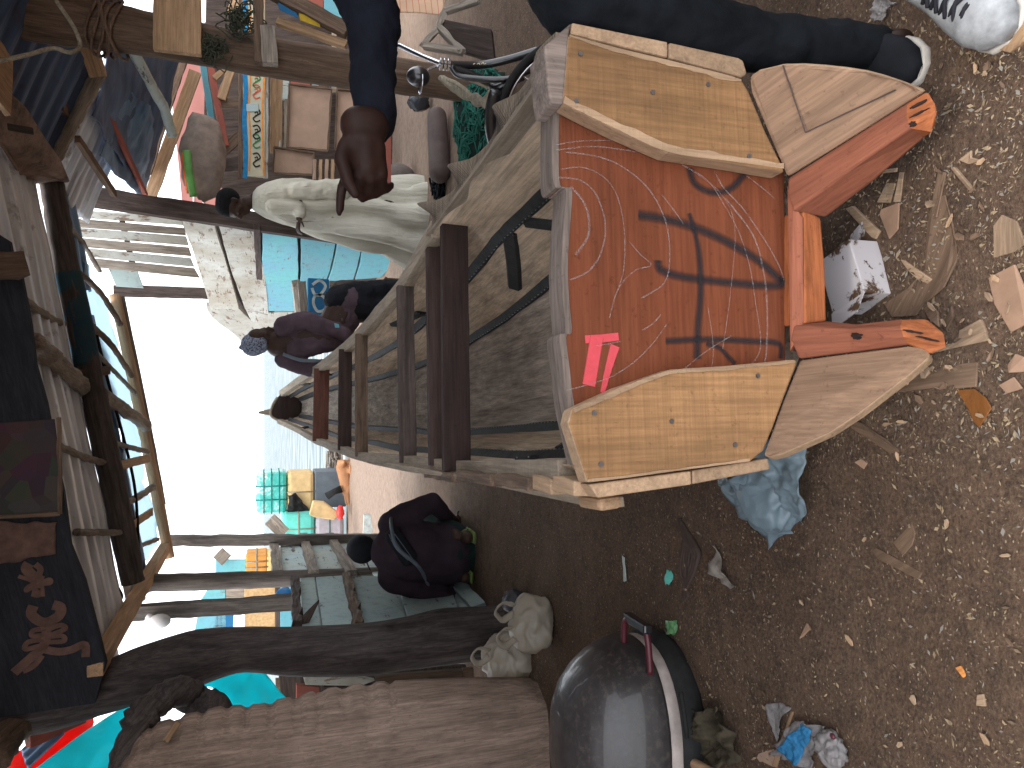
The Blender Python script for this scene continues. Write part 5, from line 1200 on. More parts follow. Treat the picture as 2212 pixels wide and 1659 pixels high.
blob('jacket', [(PS(603, 742), .10, PS(640, 742), .135), (PS(640, 742), .14, PS(722, 722), .135), (PS(722, 722), .14, hip+V((0, 0, -.05)), .16), (PS(612, 705, -.1), .08, PS(660, 690, -.12), .075), (PS(660, 690, -.12), .075, PS(745, 722, -.18), .06), (PS(613, 775), .075, PS(668, 798), .068), (PS(668, 798, -.02), .066, PS(722, 785, -.1), .055)], M['purple'], sm_, vox=.014, sm=5, disp=(.030, .09))
blob('trousers', [(hip, .16, hip+V((-.09, -.05, -.40)), .10), (hip+V((-.09, -.05, -.40)), .095, hip+V((-.12, .05, -.76)), .07), (hip, .16, hip+V((.12, 0, -.40)), .10), (hip+V((.12, 0, -.40)), .095, hip+V((.14, .08, -.76)), .07)], M['blackc'], sm_, vox=.014, sm=4, disp=(.04, .1))
blob('hand', hand(PS(722, 785, -.12), (.3, -.1, -.9), (1, 0, 0), .16, 1, .6), M['skin'], sm_, vox=.006, sm=2)
log('strap', [PS(612, 765, -.14), PS(650, 778, -.20), PS(690, 780, -.20), PS(725, 795, -.16)], .014, M['boxgrey'], sm_, rough=0)
cb = MB(); cb.box(PS(722, 797, -.14), (.06, 0, .02), (0, .08, 0), (-.02, 0, .10)); build(cb, 'small_camera', M['black'], sm_, bevel=.012)
bpx('blue_tag', [(722, 698, yS-.22), (732, 700, yS-.22), (734, 710, yS-.22), (724, 708, yS-.22)], (0, .01, 0), M['blue'], sm_)
# ---- crouching man seen from behind
yC = 5.75; kC = yC/1620.
def PC(u, v, dy=0): return PY(u, v, yC+dy)
cr_ = thing('person', V((PC(1000, 1190).x, yC, 0)), 'man in dark purple shirt and black cap crouching with his back turned', 'person')
hC = PC(793, 1185, .12)
sg = head(cr_, hC, V((-.15, .9, -.3)), (0, .35, 1), .25, None)
sL, sR2 = PC(850, 1245), PC(845, 1130)
eR, eL = PC(935, 1085, -.02), PC(965, 1292, .0); wR_, wL_ = PC(985, 1125, .25), PC(965, 1240, .30)
hp = PC(965, 1195, -.02); kR, kL = PC(925, 1120, .42), PC(925, 1250, .42)
fR, fL = PZ(1008, 1160, .06), PZ(1002, 1245, .06)
sg += [(hC-V((0, 0, .1)), .06, PC(835, 1190), .08), (PC(850, 1190), .14, hp, .15), (sR2, .06, eR, .048), (eR, .046, wR_, .03), (sL, .06, eL, .048), (eL, .046, wL_, .03)]
for k_, f_, h_ in ((kR, fR, -.1), (kL, fL, .1)):
    sg += [(hp+V((-h_, 0, 0)), .10, k_, .07), (k_, .066, f_+V((0, .05, .06)), .045), (f_+V((0, -.03, 0)), .045, f_+V((0, .14, -.015)), .038)]
sg += hand(wR_, (-.2, .6, -.7), (0, 0, 1), .17, 1, .5)+hand(wL_, (.3, .6, -.7), (0, 0, 1), .17, -1, .5)
blob('body', sg, M['skin'], cr_, vox=.010, sm=3)
blob('shirt', [(PC(838, 1190), .13, PC(880, 1190, -.04), .20, dict(sq=(1, 1.2), hint=(0, 1, 0))), (PC(880, 1190, -.04), .20, PC(970, 1198, -.03), .205, dict(sq=(1, 1.15), hint=(0, 1, 0))), (sR2, .10, PC(890, 1105, -.02), .09), (PC(890, 1105, -.02), .09, eR, .075), (eR, .075, PC(965, 1118, .15), .06), (sL, .12, PC(915, 1272, -.02), .10), (PC(915, 1272, -.02), .10, eL, .085), (eL, .08, PC(968, 1262, .15), .06)], M['purpled'], cr_, vox=.014, sm=5, disp=(.024, .10))
blob('shorts', [(hp+V((0, 0, -.02)), .215, hp+V((0, .02, -.12)), .19), (hp+V((.08, 0, -.05)), .15, kR, .095), (hp+V((-.08, 0, -.05)), .15, kL, .095)], M['greend'], cr_, vox=.014, sm=5, disp=(.018, .10))
mb = MB(); cap(mb, hC+V((0, -.02, .04)), .108, hC+V((0, .03, .05)), .104); build(mb, 'cap', M['blackc'], cr_, smooth=True, remesh=.01, sm=3)
mb = MB(); mb.prism([hC+V((-.10, -.03, .0)), hC+V((-.10, .06, .0)), hC+V((-.17, .10, -.03)), hC+V((-.17, .0, -.03))], (0, 0, .008)); build(mb, 'cap_brim', M['blackc'], cr_, bevel=.003)
bc = PC(862, 1180, -.27)
bagc = blob('sling_bag', [(bc+V((.08, .02, .04)), .045, bc+V((-.10, .02, -.08)), .045, dict(sq=(1.4, .8), hint=(0, 0, 1)))], M['blackc'], cr_, vox=.008, sm=4)
log('bag_strap', [PC(845, 1120, -.08), bc+V((.12, .01, .05)), bc+V((0, -.04, .02)), PC(905, 1225, -.25), PC(930, 1275, -.05)], .014, M['boxgrey'], cr_, rough=0)
for k in range(3): log('bag_piping', [bc+V((.10, -.05, .08-.02*k)), bc+V((0, -.06+.03, .03-.03*k)), bc+V((-.10, -.02, -.06-.02*k))], .003, M['boxgrey'], bagc, rough=0)
M['lime'] = plain('lime_rubber', (.12, .17, .05), .5)
for f_ in (fR, fL):
    mb = MB(); mb.tube([f_+V((0, -.07, -.045)), f_+V((0, .05, -.045)), f_+V((0, .19, -.045))], [.045, .05, .04], 14, ell=.28, hint=(1, 0, 0))
    sn = build(mb, 'sandal', M['lime'], cr_, smooth=True)
    log('strap', [f_+V((-.05, .06, -.03)), f_+V((0, .07, .045)), f_+V((.05, .06, -.03))], .009, M['lime'], sn, rough=0)
# ---- person at the right of the stern: leg, shoe, sleeve and hand reaching down in front of the view
yF = 1.62
pf = thing('person', (1.05, 1.62, 0), 'person in black trousers beside the stern with dark sleeved arm hanging into view', 'person')
hipF = V((1.12, 1.62, .92)); kn_ = PY(1440, 62, 1.60); an_ = PY(1880, 112, 1.56)
sh = PY(700, -330, 1.78); elb = PY(800, 15, 1.72); wrF = PY(800, 292, 1.66)
hd = (PY(830, 420, 1.62)-wrF).normalized()
dn = V((0, -sp, -cp)); out = V((0, -cp, sp))
def HP(u, v, d=0.0): return PY(u, v, 1.64+d)
hseg = [(HP(775, 270), .040, HP(800, 272), .040)]
fing = [  # knuckle, middle, tip in pixels with depth: index pointing, the rest half curled towards the thigh
    [(752, 372, 0), (738, 410, 0), (735, 435, 0), (733, 458, 0)],
    [(778, 385, .0), (772, 412, .015), (782, 428, .03), (798, 424, .045)],
    [(802, 385, .0), (800, 408, .02), (812, 420, .035), (824, 412, .05)],
    [(824, 378, .0), (826, 398, .02), (836, 408, .035), (845, 400, .05)]]
for k, f_ in enumerate(fing):
    w0 = HP(778+k*9, 285); K = HP(*f_[0]); hseg.append((w0, .022, K, .0150))
    P = [HP(*x) for x in f_]; rr = [.0125, .0115, .0105, .009]
    for j in range(3): hseg.append((P[j], rr[j], P[j+1], rr[j+1]))
hseg += [(HP(790, 320), .030, HP(795, 360), .026), (HP(770, 320), .028, HP(768, 360), .022), (HP(810, 320), .024, HP(814, 355), .020)]
th_ = [HP(752, 315), HP(738, 345, -.02), HP(752, 392, -.035), HP(768, 420, -.04)]
hseg += [(th_[0], .022, th_[1], .0175), (th_[1], .0165, th_[2], .014), (th_[2], .0135, th_[3], .011)]
sg = [(sh, .062, elb, .048), (elb, .046, wrF, .030), (HP(782, 262), .030, HP(790, 300), .028)]+hseg
chest = V((1.22, 1.72, 1.30))
sg += [(sh, .07, chest, .14), (chest, .15, hipF, .13), (chest+V((0, 0, .12)), .08, chest+V((0, 0, .24)), .06), (hipF+V((-.05, 0, 0)), .10, kn_+V((.03, 0, 0)), .065), (kn_, .06, an_, .042), (an_+V((0, .05, -.03)), .045, an_+V((-.0, -.05, -.04)), .04),
       (hipF+V((.12, .10, 0)), .10, V((1.28, 1.85, .48)), .065), (V((1.28, 1.85, .48)), .06, V((1.30, 1.95, .09)), .042), (V((1.30, 1.96, .06)), .045, V((1.28, 1.80, .05)), .035)]
sg += head(pf, chest+V((-.02, 0, .36)), V((-.8, -.2, -.3)), (0, 0, 1), .25, None)
blob('body', sg, M['skinbrown'], pf, vox=.0065, sm=2)
blob('hair', [(chest+V((.02, 0, .43)), .10, chest+V((.0, 0, .43)), .10)], M['hair'], pf, vox=.01, sm=2)
wr2 = PY(800, 288, 1.65)
blob('sleeve', [(sh, .085, PY(770, -60, 1.75), .072), (PY(770, -60, 1.75), .074, PY(808, 40, 1.70), .060), (PY(808, 40, 1.70), .058, PY(805, 160, 1.68), .050), (PY(805, 160, 1.68), .050, PY(808, 268, 1.66), .046)], M['navy'], pf, vox=.009, sm=3, disp=(.022, .045))
blob('shirt', [(sh, .09, chest, .17), (chest, .18, hipF+V((0, 0, .12)), .16)], M['navy'], pf, vox=.014, sm=4, disp=(.03, .1))
blob('trousers', [(hipF, .155, PY(1250, -10, 1.62), .105), (PY(1250, -10, 1.62), .105, kn_+V((.02, 0, 0)), .084), (kn_+V((.02, 0, 0)), .084, PY(1650, 95, 1.59), .070), (PY(1650, 95, 1.59), .070, PY(1880, 112, 1.56), .064),
      (hipF+V((.1, .05, 0)), .13, V((1.28, 1.85, .48)), .085), (V((1.28, 1.85, .48)), .085, V((1.30, 1.95, .14)), .065)], M['denim'], pf, vox=.010, sm=3, disp=(.022, .06))
def shoe(name, heel, toe, w_, mats, parent, laces=False, hgt=.085):
    """low shoe built as sole and upper along heel -> toe on the ground"""
    heel, toe = V(heel), V(toe); d = (toe-heel); L = d.length; d.normalize(); s = d.cross(V((0, 0, 1))).normalized()
    prof = [(0, .30, .9), (.06, .40, 1.0), (.2, .43, .95), (.4, .42, .80), (.6, .49, .66), (.8, .50, .62), (.93, .40, .56), (1.0, .16, .40)]
    def ring(t, hw, z0, z1, n=18, sq=.55):
        c = heel+d*L*t; r = []
        for k in range(n):
            a = 2*math.pi*k/n; x = math.copysign(abs(math.cos(a))**sq, math.cos(a)); z = math.copysign(abs(math.sin(a))**sq, math.sin(a))
            r.append(c+s*hw*w_*x+V((0, 0, (z0+z1)/2+(z1-z0)/2*z)))
        return r
    P = [(lerp(a[0], b[0], j/4), lerp(a[1], b[1], j/4), lerp(a[2], b[2], j/4)) for a, b in zip(prof, prof[1:]) for j in range(4)]+[prof[-1]]
    mb = MB(); mb.rings([ring(t, hw*1.06, .0, .030) for t, hw, h_ in P]); sole = build(mb, name+'_sole', mats[0], parent, smooth=True)
    mb = MB(); mb.rings([ring(t, hw, .024, .024+hgt*h_, 18, .8) for t, hw, h_ in P]); up_ = build(mb, name+'_upper', mats[1], parent, smooth=True)
    if laces:
        for k in range(5):
            t = .42+k*.075; c = heel+d*L*t; z = .024+hgt*(.84-.28*k/4)+.004
            log('lace', [c-s*w_*.26+V((0, 0, z-.012))+d*.008, c+V((0, 0, z+.004)), c+s*w_*.26+V((0, 0, z-.012))-d*.008], .0045, mats[2], up_, rough=0, n=8, seg=10)
            log('lace', [c-s*w_*.26+V((0, 0, z-.012))-d*.010, c+V((0, 0, z+.005)), c+s*w_*.26+V((0, 0, z-.012))+d*.012], .0045, mats[2], up_, rough=0, n=8, seg=10)
    return up_
M['rubw'] = plain('grey_white_rubber', (.45, .42, .38), .6, .15, 12); M['leathw'] = plain('scuffed_white_leather', (.30, .31, .32), .5, .4, 14); M['lace'] = plain('black_lace', (.02, .02, .025), .8)
te = PZ(2008, 158, 0); hl = te+V((.16, .25, 0))
shoe('shoe', hl, te, .125, [M['rubw'], M['blackc']], pf)
# ---- second visitor: only the sneaker and the trouser leg
p4_ = thing('person', (1.02, 1.25, 0), 'visitor outside the lower right corner showing one scuffed white lace up shoe', 'person')
t4 = PZ(2212, 78, 0); h4 = t4+V((.235, .205, 0))
shoe('shoe', h4, t4, .128, [M['rubw'], M['leathw'], M['lace']], p4_, laces=True, hgt=.115)
blob('body', [(V((1.04, 1.33, .08)), .045, V((1.10, 1.40, .50)), .06), (V((1.10, 1.40, .50)), .065, V((1.16, 1.36, .92)), .10), (V((1.16, 1.36, .92)), .14, V((1.20, 1.36, 1.35)), .16), (V((1.2, 1.36, 1.5)), .06, V((1.2, 1.36, 1.56)), .06), (V((1.02, 1.36, .06)), .045, V((.98, 1.28, .045)), .035)]+head(p4_, V((1.2, 1.36, 1.68)), V((-1, .2, -.3)), (0, 0, 1), .25, None), M['skinbrown'], p4_, vox=.012, sm=2)
blob('trousers', [(V((1.05, 1.34, .16)), .06, V((1.10, 1.40, .50)), .08), (V((1.10, 1.40, .50)), .085, V((1.16, 1.36, .95)), .15)], M['bluejean'], p4_, vox=.012, sm=3, disp=(.02, .08))
blob('shirt', [(V((1.16, 1.36, 1.0)), .17, V((1.20, 1.36, 1.40)), .18)], M['blackc'], p4_, vox=.016, sm=3, disp=(.03, .1))
# peach cloth at the picture edge
pcN = N('peach_pinstripe_cloth'); sx_ = pcN.node('ShaderNodeSeparateXYZ', {0: pcN.obj}); wv_ = pcN.math('FRACT', pcN.math('MULTIPLY', sx_.outputs[2], 28.0))
M['peach'] = pcN.fin(pcN.mix(pcN.step(wv_, .12, .08), (.60, .40, .27), (.50, .14, .08)), .9)
o = patch('striped_cloth', [PY(842, -60, 4.3), PY(850, 26, 4.2), PY(958, 32, 4.2), PY(962, -60, 4.3)], 30, 30, M['peach'], None, crump=.02, fold=4, seed=6, th=.004); solo(o, 'peach pinstriped cloth hanging at the far right above the small broken table', 'cloth')
# ---- dog lying on the sand
dg = thing('dog', PZ(755, 1035, 0), 'light brown short haired dog lying on the sand with its legs stretched out', 'dog')
def PD(u, v, dy=0): return PY(u, v, 14.6+dy)
M['fur'] = plain('light_brown_fur', (.36, .18, .09), .9, .15, 6, bump=.3)
zg = PD(764, 1030).z
blob('body', [(PD(744, 1010), .155, PD(748, 1040), .125), (PD(748, 1040), .125, PD(749, 1056), .115), (PD(741, 1008), .10, PD(736, 1002, -.1), .075), (PD(738, 1003, -.1), .085, PD(740, 999, -.22), .06), (PD(740, 999, -.22), .045, PD(743, 998, -.34), .03), (PD(731, 1001, -.1), .03, PD(728, 1006, -.1), .012), (PD(733, 996, -.1), .03, PD(729, 994, -.1), .012),
     (PD(754, 1056, -.05), .09, PD(752, 1069, -.1), .045), (PD(752, 1069, -.1), .045, PD(753, 1086, -.12), .03), (PD(750, 1056, .06), .08, PD(747, 1070), .04), (PD(747, 1070), .04, PD(749, 1088, .02), .028), (PD(753, 1086, -.12), .03, PD(757, 1090, -.14), .03),
     (PD(755, 1012, -.1), .06, PD(758, 1022, -.22), .035), (PD(758, 1022, -.22), .032, PD(757, 1008, -.34), .028), (PD(755, 1004, .0), .06, PD(759, 1000, -.2), .035), (PD(744, 1060, .05), .025, PD(741, 1072, .1), .012)], M['fur'], dg, vox=.014, sm=4)
# ================================================================== bicycle leaning behind the boat
bk = thing('bicycle', PY(1090, 185, 3.1)*1, 'black bicycle with a domed black headlamp leaning between the log post and the new boat', 'bicycle')
WM[bk.name].translation.z = 0; bk.matrix_world = WM[bk.name]
yB = 3.15
def PB(u, v, d=0): return PY(u, v, yB+d)
log('handlebar', [PY(862, 98, 3.5), PY(905, 118, 3.4), PY(958, 140, 3.2)], .012, M['chrome'], bk, rough=0)
log('head_tube', [PB(950, 138), PB(978, 142)], .020, M['black'], bk, rough=0)
for a in (950, 958, 966): log('headset_ring', [PB(a, 138+(a-950)*.1), PB(a+5, 139+(a-950)*.1)], .026, M['chrome'], bk, rough=0)
log('top_tube', [PB(972, 140, 0), PB(1040, 140, .0), PB(1100, 128, -.05), PB(1165, 108, -.1)], .017, M['black'], bk, rough=0)
log('down_tube', [PB(975, 146), PB(1015, 160), PB(1062, 182)], .017, M['black'], bk, rough=0)
log('fork', [PB(975, 143, -.02), PB(1000, 166, -.02), PB(1100, 170, -.1), PB(1165, 140, -.1)], .013, M['black'], bk, rough=0)
mb = MB(); hlc = PB(906, 166, -.12); mb.ball(hlc, (.040, .045, .052), 18, fn=lambda d, q: V((q.x, q.y, q.z*(1 if d.z > 0 else .8))))
hlp = build(mb, 'headlamp', M['black'], bk, smooth=True)
mb = MB(); mb.tube([hlc+V((math.cos(a)*.042, math.sin(a)*.044, -.005))-V((.022, 0, 0)) for a in [2*math.pi*j/20 for j in range(21)]], .004, 6); build(mb, 'chrome_rim', M['chrome'], hlp, smooth=True)
log('lamp_bracket', [hlc+V((.02, 0, -.02)), PB(930, 148, -.05), PB(950, 140)], .005, M['chrome'], bk, rough=0)
wc_ = PB(1232, 240, -.1); rw = .30; wx = V((0, .35, -.93)).normalized()
def circ(r, a0, a1, n): return [wc_+V((0, .15, 1)).normalized()*math.cos(a)*r+V((-.75, .6, 0)).normalized()*math.sin(a)*r for a in [lerp(a0, a1, i/n) for i in range(n+1)]]
wh = MB(); wh.tube(circ(.30, 0, 2*math.pi, 48), .017, 8); ww_ = build(wh, 'wheel', M['rubber'], bk, smooth=True)
wh = MB(); wh.tube(circ(.275, 0, 2*math.pi, 48), .008, 6); build(wh, 'rim', M['chrome'], ww_, smooth=True)
for k in range(12):
    a = math.pi*2*k/12; log('spoke', [circ(.02, a, a+1, 1)[0], circ(.27, a, a+1, 1)[0]], .0013, M['chrome'], ww_, rough=0, n=5, seg=4)
mb = MB(); mb.tube(circ(.335, -.2, 1.35, 24), .03, 8, ell=.5); build(mb, 'mudguard', M['black'], bk, smooth=True)
log('saddle_bracket', [PB(1062, 182), PB(1075, 190, -.05), PB(1130, 165, -.1)], .018, M['black'], bk, rough=0)
M['goldl'] = plain('gold_transfer', (.55, .45, .25), .5)
for k, L_ in enumerate([[(1022, 137), (1026, 135)], [(1030, 137), (1034, 135), (1037, 138)], [(1040, 137), (1043, 133), (1046, 137), (1050, 135), (1053, 137)], [(1057, 137), (1060, 134), (1063, 137)], [(1066, 136), (1069, 133)]]):
    ribbon('tube_lettering', [PB(u, v+2, -.019) for u, v in L_], .003, nP, M['goldl'], bk, off=.002, n=12)
# stick, rope, net, float
o = log('peeled_stick', [PY(985, 150, 3.6), PY(1030, 172, 3.5), PY(1065, 192, 3.4)], [.028, .022, .008], M['rail'], None, rough=.1); solo(o, 'pale peeled pointed stick behind the bicycle frame', 'stick')
nt_ = thing('net_heap', PZ(1035, 260, 0), 'heap of green fishing net on the dirt right of the new boat', 'net')
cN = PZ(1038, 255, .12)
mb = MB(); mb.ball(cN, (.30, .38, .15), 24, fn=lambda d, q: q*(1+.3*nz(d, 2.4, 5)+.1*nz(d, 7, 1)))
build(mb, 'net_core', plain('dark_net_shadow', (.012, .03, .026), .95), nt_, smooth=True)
M['netg'] = plain('green_net_twine', (.03, .16, .12), .85, .4, 40)
mb = MB()
for k in range(260):
    th_ = math.acos(random.uniform(-.1, 1)); ph = random.uniform(0, 6.28); d = V((math.sin(th_)*math.cos(ph), math.sin(th_)*math.sin(ph), math.cos(th_)))
    P = []
    for j in range(7):
        dd = (d+V([random.gauss(0, .06) for _ in range(3)])*j*.55).normalized(); rr = 1.03+.3*nz(dd, 2.4, 5)+.1*nz(dd, 7, 1)+.02*math.sin(j*2.5+k)
        P.append(cN+V((dd.x*.30*rr, dd.y*.38*rr, dd.z*.15*rr)))
    mb.tube(path(P, 16), .0035, 4)
tag(build(mb, 'net_twine', M['netg'], nt_, smooth=True), kind='stuff')
o = MB()
for k in range(4):
    P = [PY(955+random.uniform(-6, 6), 168, 3.9), PY(985, 182+k*5, 3.8), PY(1010, 200+k*4, 3.7), PY(1030, 225-k*6, 3.6), PY(1050, 212+k*6, 3.5), PY(1062, 196+k*3, 3.5)]
    o.tube(path(P, 40), .014, 7, rough=.2, seed=k)
o = build(o, 'thick_rope', M['rope'], None, smooth=True); solo(o, 'pale twisted rope hanging over the green net heap', 'rope')
mb = MB(); a, b = PZ(944, 252, .09), PZ(950, 372, .09); cap(mb, a, .085, b, .095, 16)
o = build(mb, 'log_float', plain('dark_brown_smooth', (.075, .055, .05), .6, .3, 5), None, smooth=True, remesh=.014, sm=6); solo(o, 'smooth dark rounded block lying on the dirt in front of the green net', 'block')
mb = MB(); mb.ball(PZ(905, 218, .10), (.10, .12, .10), 16, fn=lambda d, q: q*(1+.3*nz(d, 3, 2))); o = build(mb, 'black_bag', film('black_plastic', (.03, .035, .045), .1, .25), None, smooth=True); solo(o, 'small black plastic bag on the ground below the headlamp', 'bag')
mb = MB(); mb.ball(PZ(862, 385, .16), (.15, .16, .17), 18, fn=lambda d, q: q*(1+.08*nz(d, 2, 2))); o = build(mb, 'round_float', plain('grey_round_float', (.12, .10, .09), .85), None, smooth=True); solo(o, 'round grey float on the ground just beyond the hanging hand', 'float')
o = tangle('rag', PZ(948, 395, .04), (.14, .14, .05), 60, .010, M['blackc'], 'dark rag crumpled on the dirt beside the smooth rounded block', 'rag')
# small broken table at the right edge
bt = thing('broken_table', PZ(1060, 60, 0), 'small broken stick framed table with a dark open box at the right edge', 'table')
for a, b in [((960, 25, 3.6), (945, 62, 3.5)), ((945, 62, 3.5), (912, 98, 3.4)), ((948, 60, 3.5), (998, 112, 3.3)), ((915, 98, 3.4), (1000, 112, 3.3)), ((1035, 0, 3.4), (960, 25, 3.6))]: ppx('frame_stick', a, b, .03, .025, M['grey'], bt)
bpx('box_panel', [(953, 40, 3.55), (1060, 62, 3.3), (1068, 132, 3.3), (1000, 112, 3.45), (950, 62, 3.55)], (0, .03, -.02), M['dark'], bt)
o = bpx('rusty_board', [(800, 290, 6.0), (845, 275, 6.0), (845, 400, 6.0), (800, 380, 6.0)], (0, .03, 0), M['redpaint'], None); solo(o, 'dark red brown board standing behind the hanging hand', 'board')
# ================================================================== outboard motor cover at the left
oc_ = thing('motor_cover', (-1.36, 2.66, 0), 'large dark glossy outboard motor cover with white band and red handle on the ground', 'motor cover')
CC = V((-1.37, 2.64, 0)); gl = N('glossy_grey_plastic'); ga = gl.noise(gl.obj, 5, 6, .65); gb = gl.noise(gl.obj, 45, 4, .7)
gl.bump(gb, .06, .004); M['cowl'] = gl.fin(gl.mix(gl.math('MULTIPLY', gl.step(gb, .5, .75), .5), gl.ramp(ga, [(.3, (.022, .019, .020)), (.7, (.045, .040, .041))]), (.14, .11, .09)), gl.ramp(gb, [(.3, (.30,)*3), (.8, (.6,)*3)]), Coat_Weight=.3)
def shellr(t, k):
    an = 2*math.pi*k/40; c, s = math.cos(an), math.sin(an); e = .85
    x = math.copysign(abs(c)**e, c); y = math.copysign(abs(s)**e, s); return x, y, t
rx, ry = .385, .285
prof = [(.0, 1.02), (.035, 1.06), (.075, 1.05), (.10, 1.0), (.101, .985), (.145, .985), (.147, 1.03), (.18, 1.025), (.24, .98), (.30, .91), (.36, .80), (.41, .66), (.44, .52), (.462, .34), (.472, .16), (.475, .02)]
pp = []
for a, b in zip(prof, prof[1:]):
    for j in range(3): pp.append((lerp(a[0], b[0], j/3), lerp(a[1], b[1], j/3)))
pp.append(prof[-1])
def cring(z, f):
    r = []
    for k in range(40):
        x, y, _ = shellr(0, k); ff = f
        if z > .2 and abs(y) < .25: ff += .015*(1-abs(y)/.25)
        r.append(CC+V((x*rx*ff+.05*z, y*ry*ff-.04*z+.03, z)))
    return r
def lev(a, b): return [cring(z, f) for z, f in pp if a-1e-6 <= z <= b+1e-6]
mb = MB(); mb.rings(lev(.147, .5)); shell = build(mb, 'cover_shell', M['cowl'], oc_, smooth=True)
mb = MB(); mb.rings(lev(.0, .101)); build(mb, 'base_tray', M['rubber'], oc_, smooth=True)
mb = MB(); mb.rings([cring(.095, 1.0), cring(.10, 1.012), cring(.152, 1.012), cring(.155, 1.0)]); build(mb, 'white_band', plain('dirty_white_band', (.42, .36, .33), .55, .25, 14), oc_, smooth=True)
M['maroon'] = plain('dark_red_plastic', (.075, .010, .018), .4)
hx = CC+V((.40, -.10, .20))
log('handle', [hx+V((-.06, -.09, -.01)), hx+V((.08, -.08, 0)), hx+V((.10, 0, .0)), hx+V((.08, .07, .01)), hx+V((-.04, .10, .0))], .012, M['maroon'], oc_, rough=0, seg=30)
mb = MB(); mb.box(hx+V((.098, -.01, 0)), (.035, 0, 0), (0, .17, 0), (0, 0, .035)); build(mb, 'handle_grip', M['black'], oc_, bevel=.008)
for s_ in (-1, 1):
    P = [CC+V((.05*z+rx*f*math.cos(a)*1.0, ry*f*math.sin(a)-.04*z+.03, z)) for z, f, a in [(.20, .98, .1*s_), (.30, .88, .35*s_), (.40, .66, .5*s_), (.455, .38, .8*s_)]]
    log('raised_seam', P, .006, M['cowl'], shell, rough=0)
log('side_latch', [CC+V((.30, -.28, .12)), CC+V((.22, -.325, .13)), CC+V((.16, -.32, .12))], .008, M['rubber'], oc_, rough=0)
# plastic bags
def bag(name, c, r, mat, label, seed, amp=.3, handles=0, vox=None, rot=0):
    t = thing(name, V((c[0], c[1], 0)), label, 'plastic bag'); mb = MB(); c = V(c)
    def fn(d, q):
        f = 1+amp*nz(d, 1.3, seed)-amp*.42*abs(nz(d, 1.9, seed+4))*2.2-amp*.09*abs(nz(d, 5, seed+8))*2
        return q*f
    mb.ball(c, r, 84, fn=fn); mb.v = [V((a.x, a.y, max(a.z, .003+.004*nz(a, 9, 1)))) for a in mb.v]
    build(mb, 'bag_body', mat, t, smooth=True)
    for k in range(handles):
        a = 2.2*k+rot; b = c+V((math.cos(a)*r[0]*.5, -abs(math.sin(a))*r[1]*.3, r[2]*.8))
        P = [b, b+V((-.03, -.02, .07)), b+V((.02, -.03, .115)), b+V((.06, -.02, .07)), b+V((.035, 0, 0))]
        mb = MB(); Q = path(P, 24); mb.tube(Q, .019, 8, ell=.25, rough=.5, seed=k); build(mb, 'bag_handle', mat, t, smooth=True)
    return t
bag('plastic_bag', PZ(1150, 1350, .10), (.16, .15, .13), M['bagW'], 'milky white plastic bag knotted at the top, nearest the dark trunk', 3, .28, 2)
bag('plastic_bag', PZ(1095, 1425, .12), (.17, .16, .15), M['bagW'], 'milky white plastic bag slumped between trunk and rough hull', 8, .3, 1, rot=1)
bag('plastic_bag', PZ(1655, 1050, .05), (.135, .13, .085), M['bagB'], 'blue grey crumpled plastic bag on the dirt under the left stern fin', 5, .33)
o = patch('blue_grey_bag_skirt', [PZ(1548, 1040, .10), PZ(1735, 962, .11), PZ(1762, 1100, .05), PZ(1660, 1188, .02)], 60, 60, M['bagB'], bpy.data.objects['plastic_bag.002'], crump=.05, fold=6, seed=3)
mb = MB(); mb.ball(PZ(1110, 1298, .07), (.07, .07, .07), 20, fn=lambda d, q: q*(1+.25*nz(d, 3, 2))); o = build(mb, 'dark_bundle', film('dark_wrap', (.04, .04, .05), .1, .3), None, smooth=True); solo(o, 'small shiny dark bundle at the foot of the trunk', 'bundle')
# carton under the boat
ct_ = thing('white_carton', PZ(1862, 590, 0), 'stained white cardboard carton lying open under the stern prongs', 'carton')
cN_ = N('stained_white_card'); s1 = cN_.noise(cN_.obj, 9, 6, .7); s2 = cN_.noise(cN_.obj, 28, 5, .7)
st_ = cN_.math('MAXIMUM', cN_.step(s1, .55, .60), cN_.step(s2, .64, .68)); cN_.bump(s2, .2, .005)
M['carton'] = cN_.fin(cN_.mix(st_, (.50, .47, .48), (.085, .05, .03)), .8)
cc = PZ(1850, 600, .055); Xc = (PZ(1925, 578, .055)-PZ(1800, 545, .055)).normalized(); fc = frame(cc, V((.35, -.9, 0)), (0, 0, 1)); 
mb = MB(); mb.box(cc, fc.col[0].xyz*.12, fc.col[1].xyz*.15, fc.col[2].xyz*.10); build(mb, 'carton_body', M['carton'], ct_, fr=fc, bevel=.003)
c0 = cc+fc.col[0].xyz*.06-fc.col[1].xyz*.075+V((0, 0, .05)); 
mb = MB(); e1 = cc+fc.col[1].xyz*.075+fc.col[0].xyz*.06-V((0, 0, .045)); mb.prism([e1, e1-fc.col[0].xyz*.12, e1-fc.col[0].xyz*.10+fc.col[1].xyz*.06+V((0, 0, .0)), e1-fc.col[0].xyz*.02+fc.col[1].xyz*.07+V((0, 0, .01))], (0, 0, .003)); build(mb, 'flap', M['carton'], ct_)
mb = MB(); e1 = cc-fc.col[1].xyz*.075+fc.col[0].xyz*.06+V((0, 0, .05)); mb.prism([e1, e1-fc.col[0].xyz*.12, e1-fc.col[0].xyz*.11-fc.col[1].xyz*.05+V((0, 0, .02)), e1-fc.col[0].xyz*.01-fc.col[1].xyz*.05+V((0, 0, .03))], (0, 0, .003)); build(mb, 'flap', M['carton'], ct_)
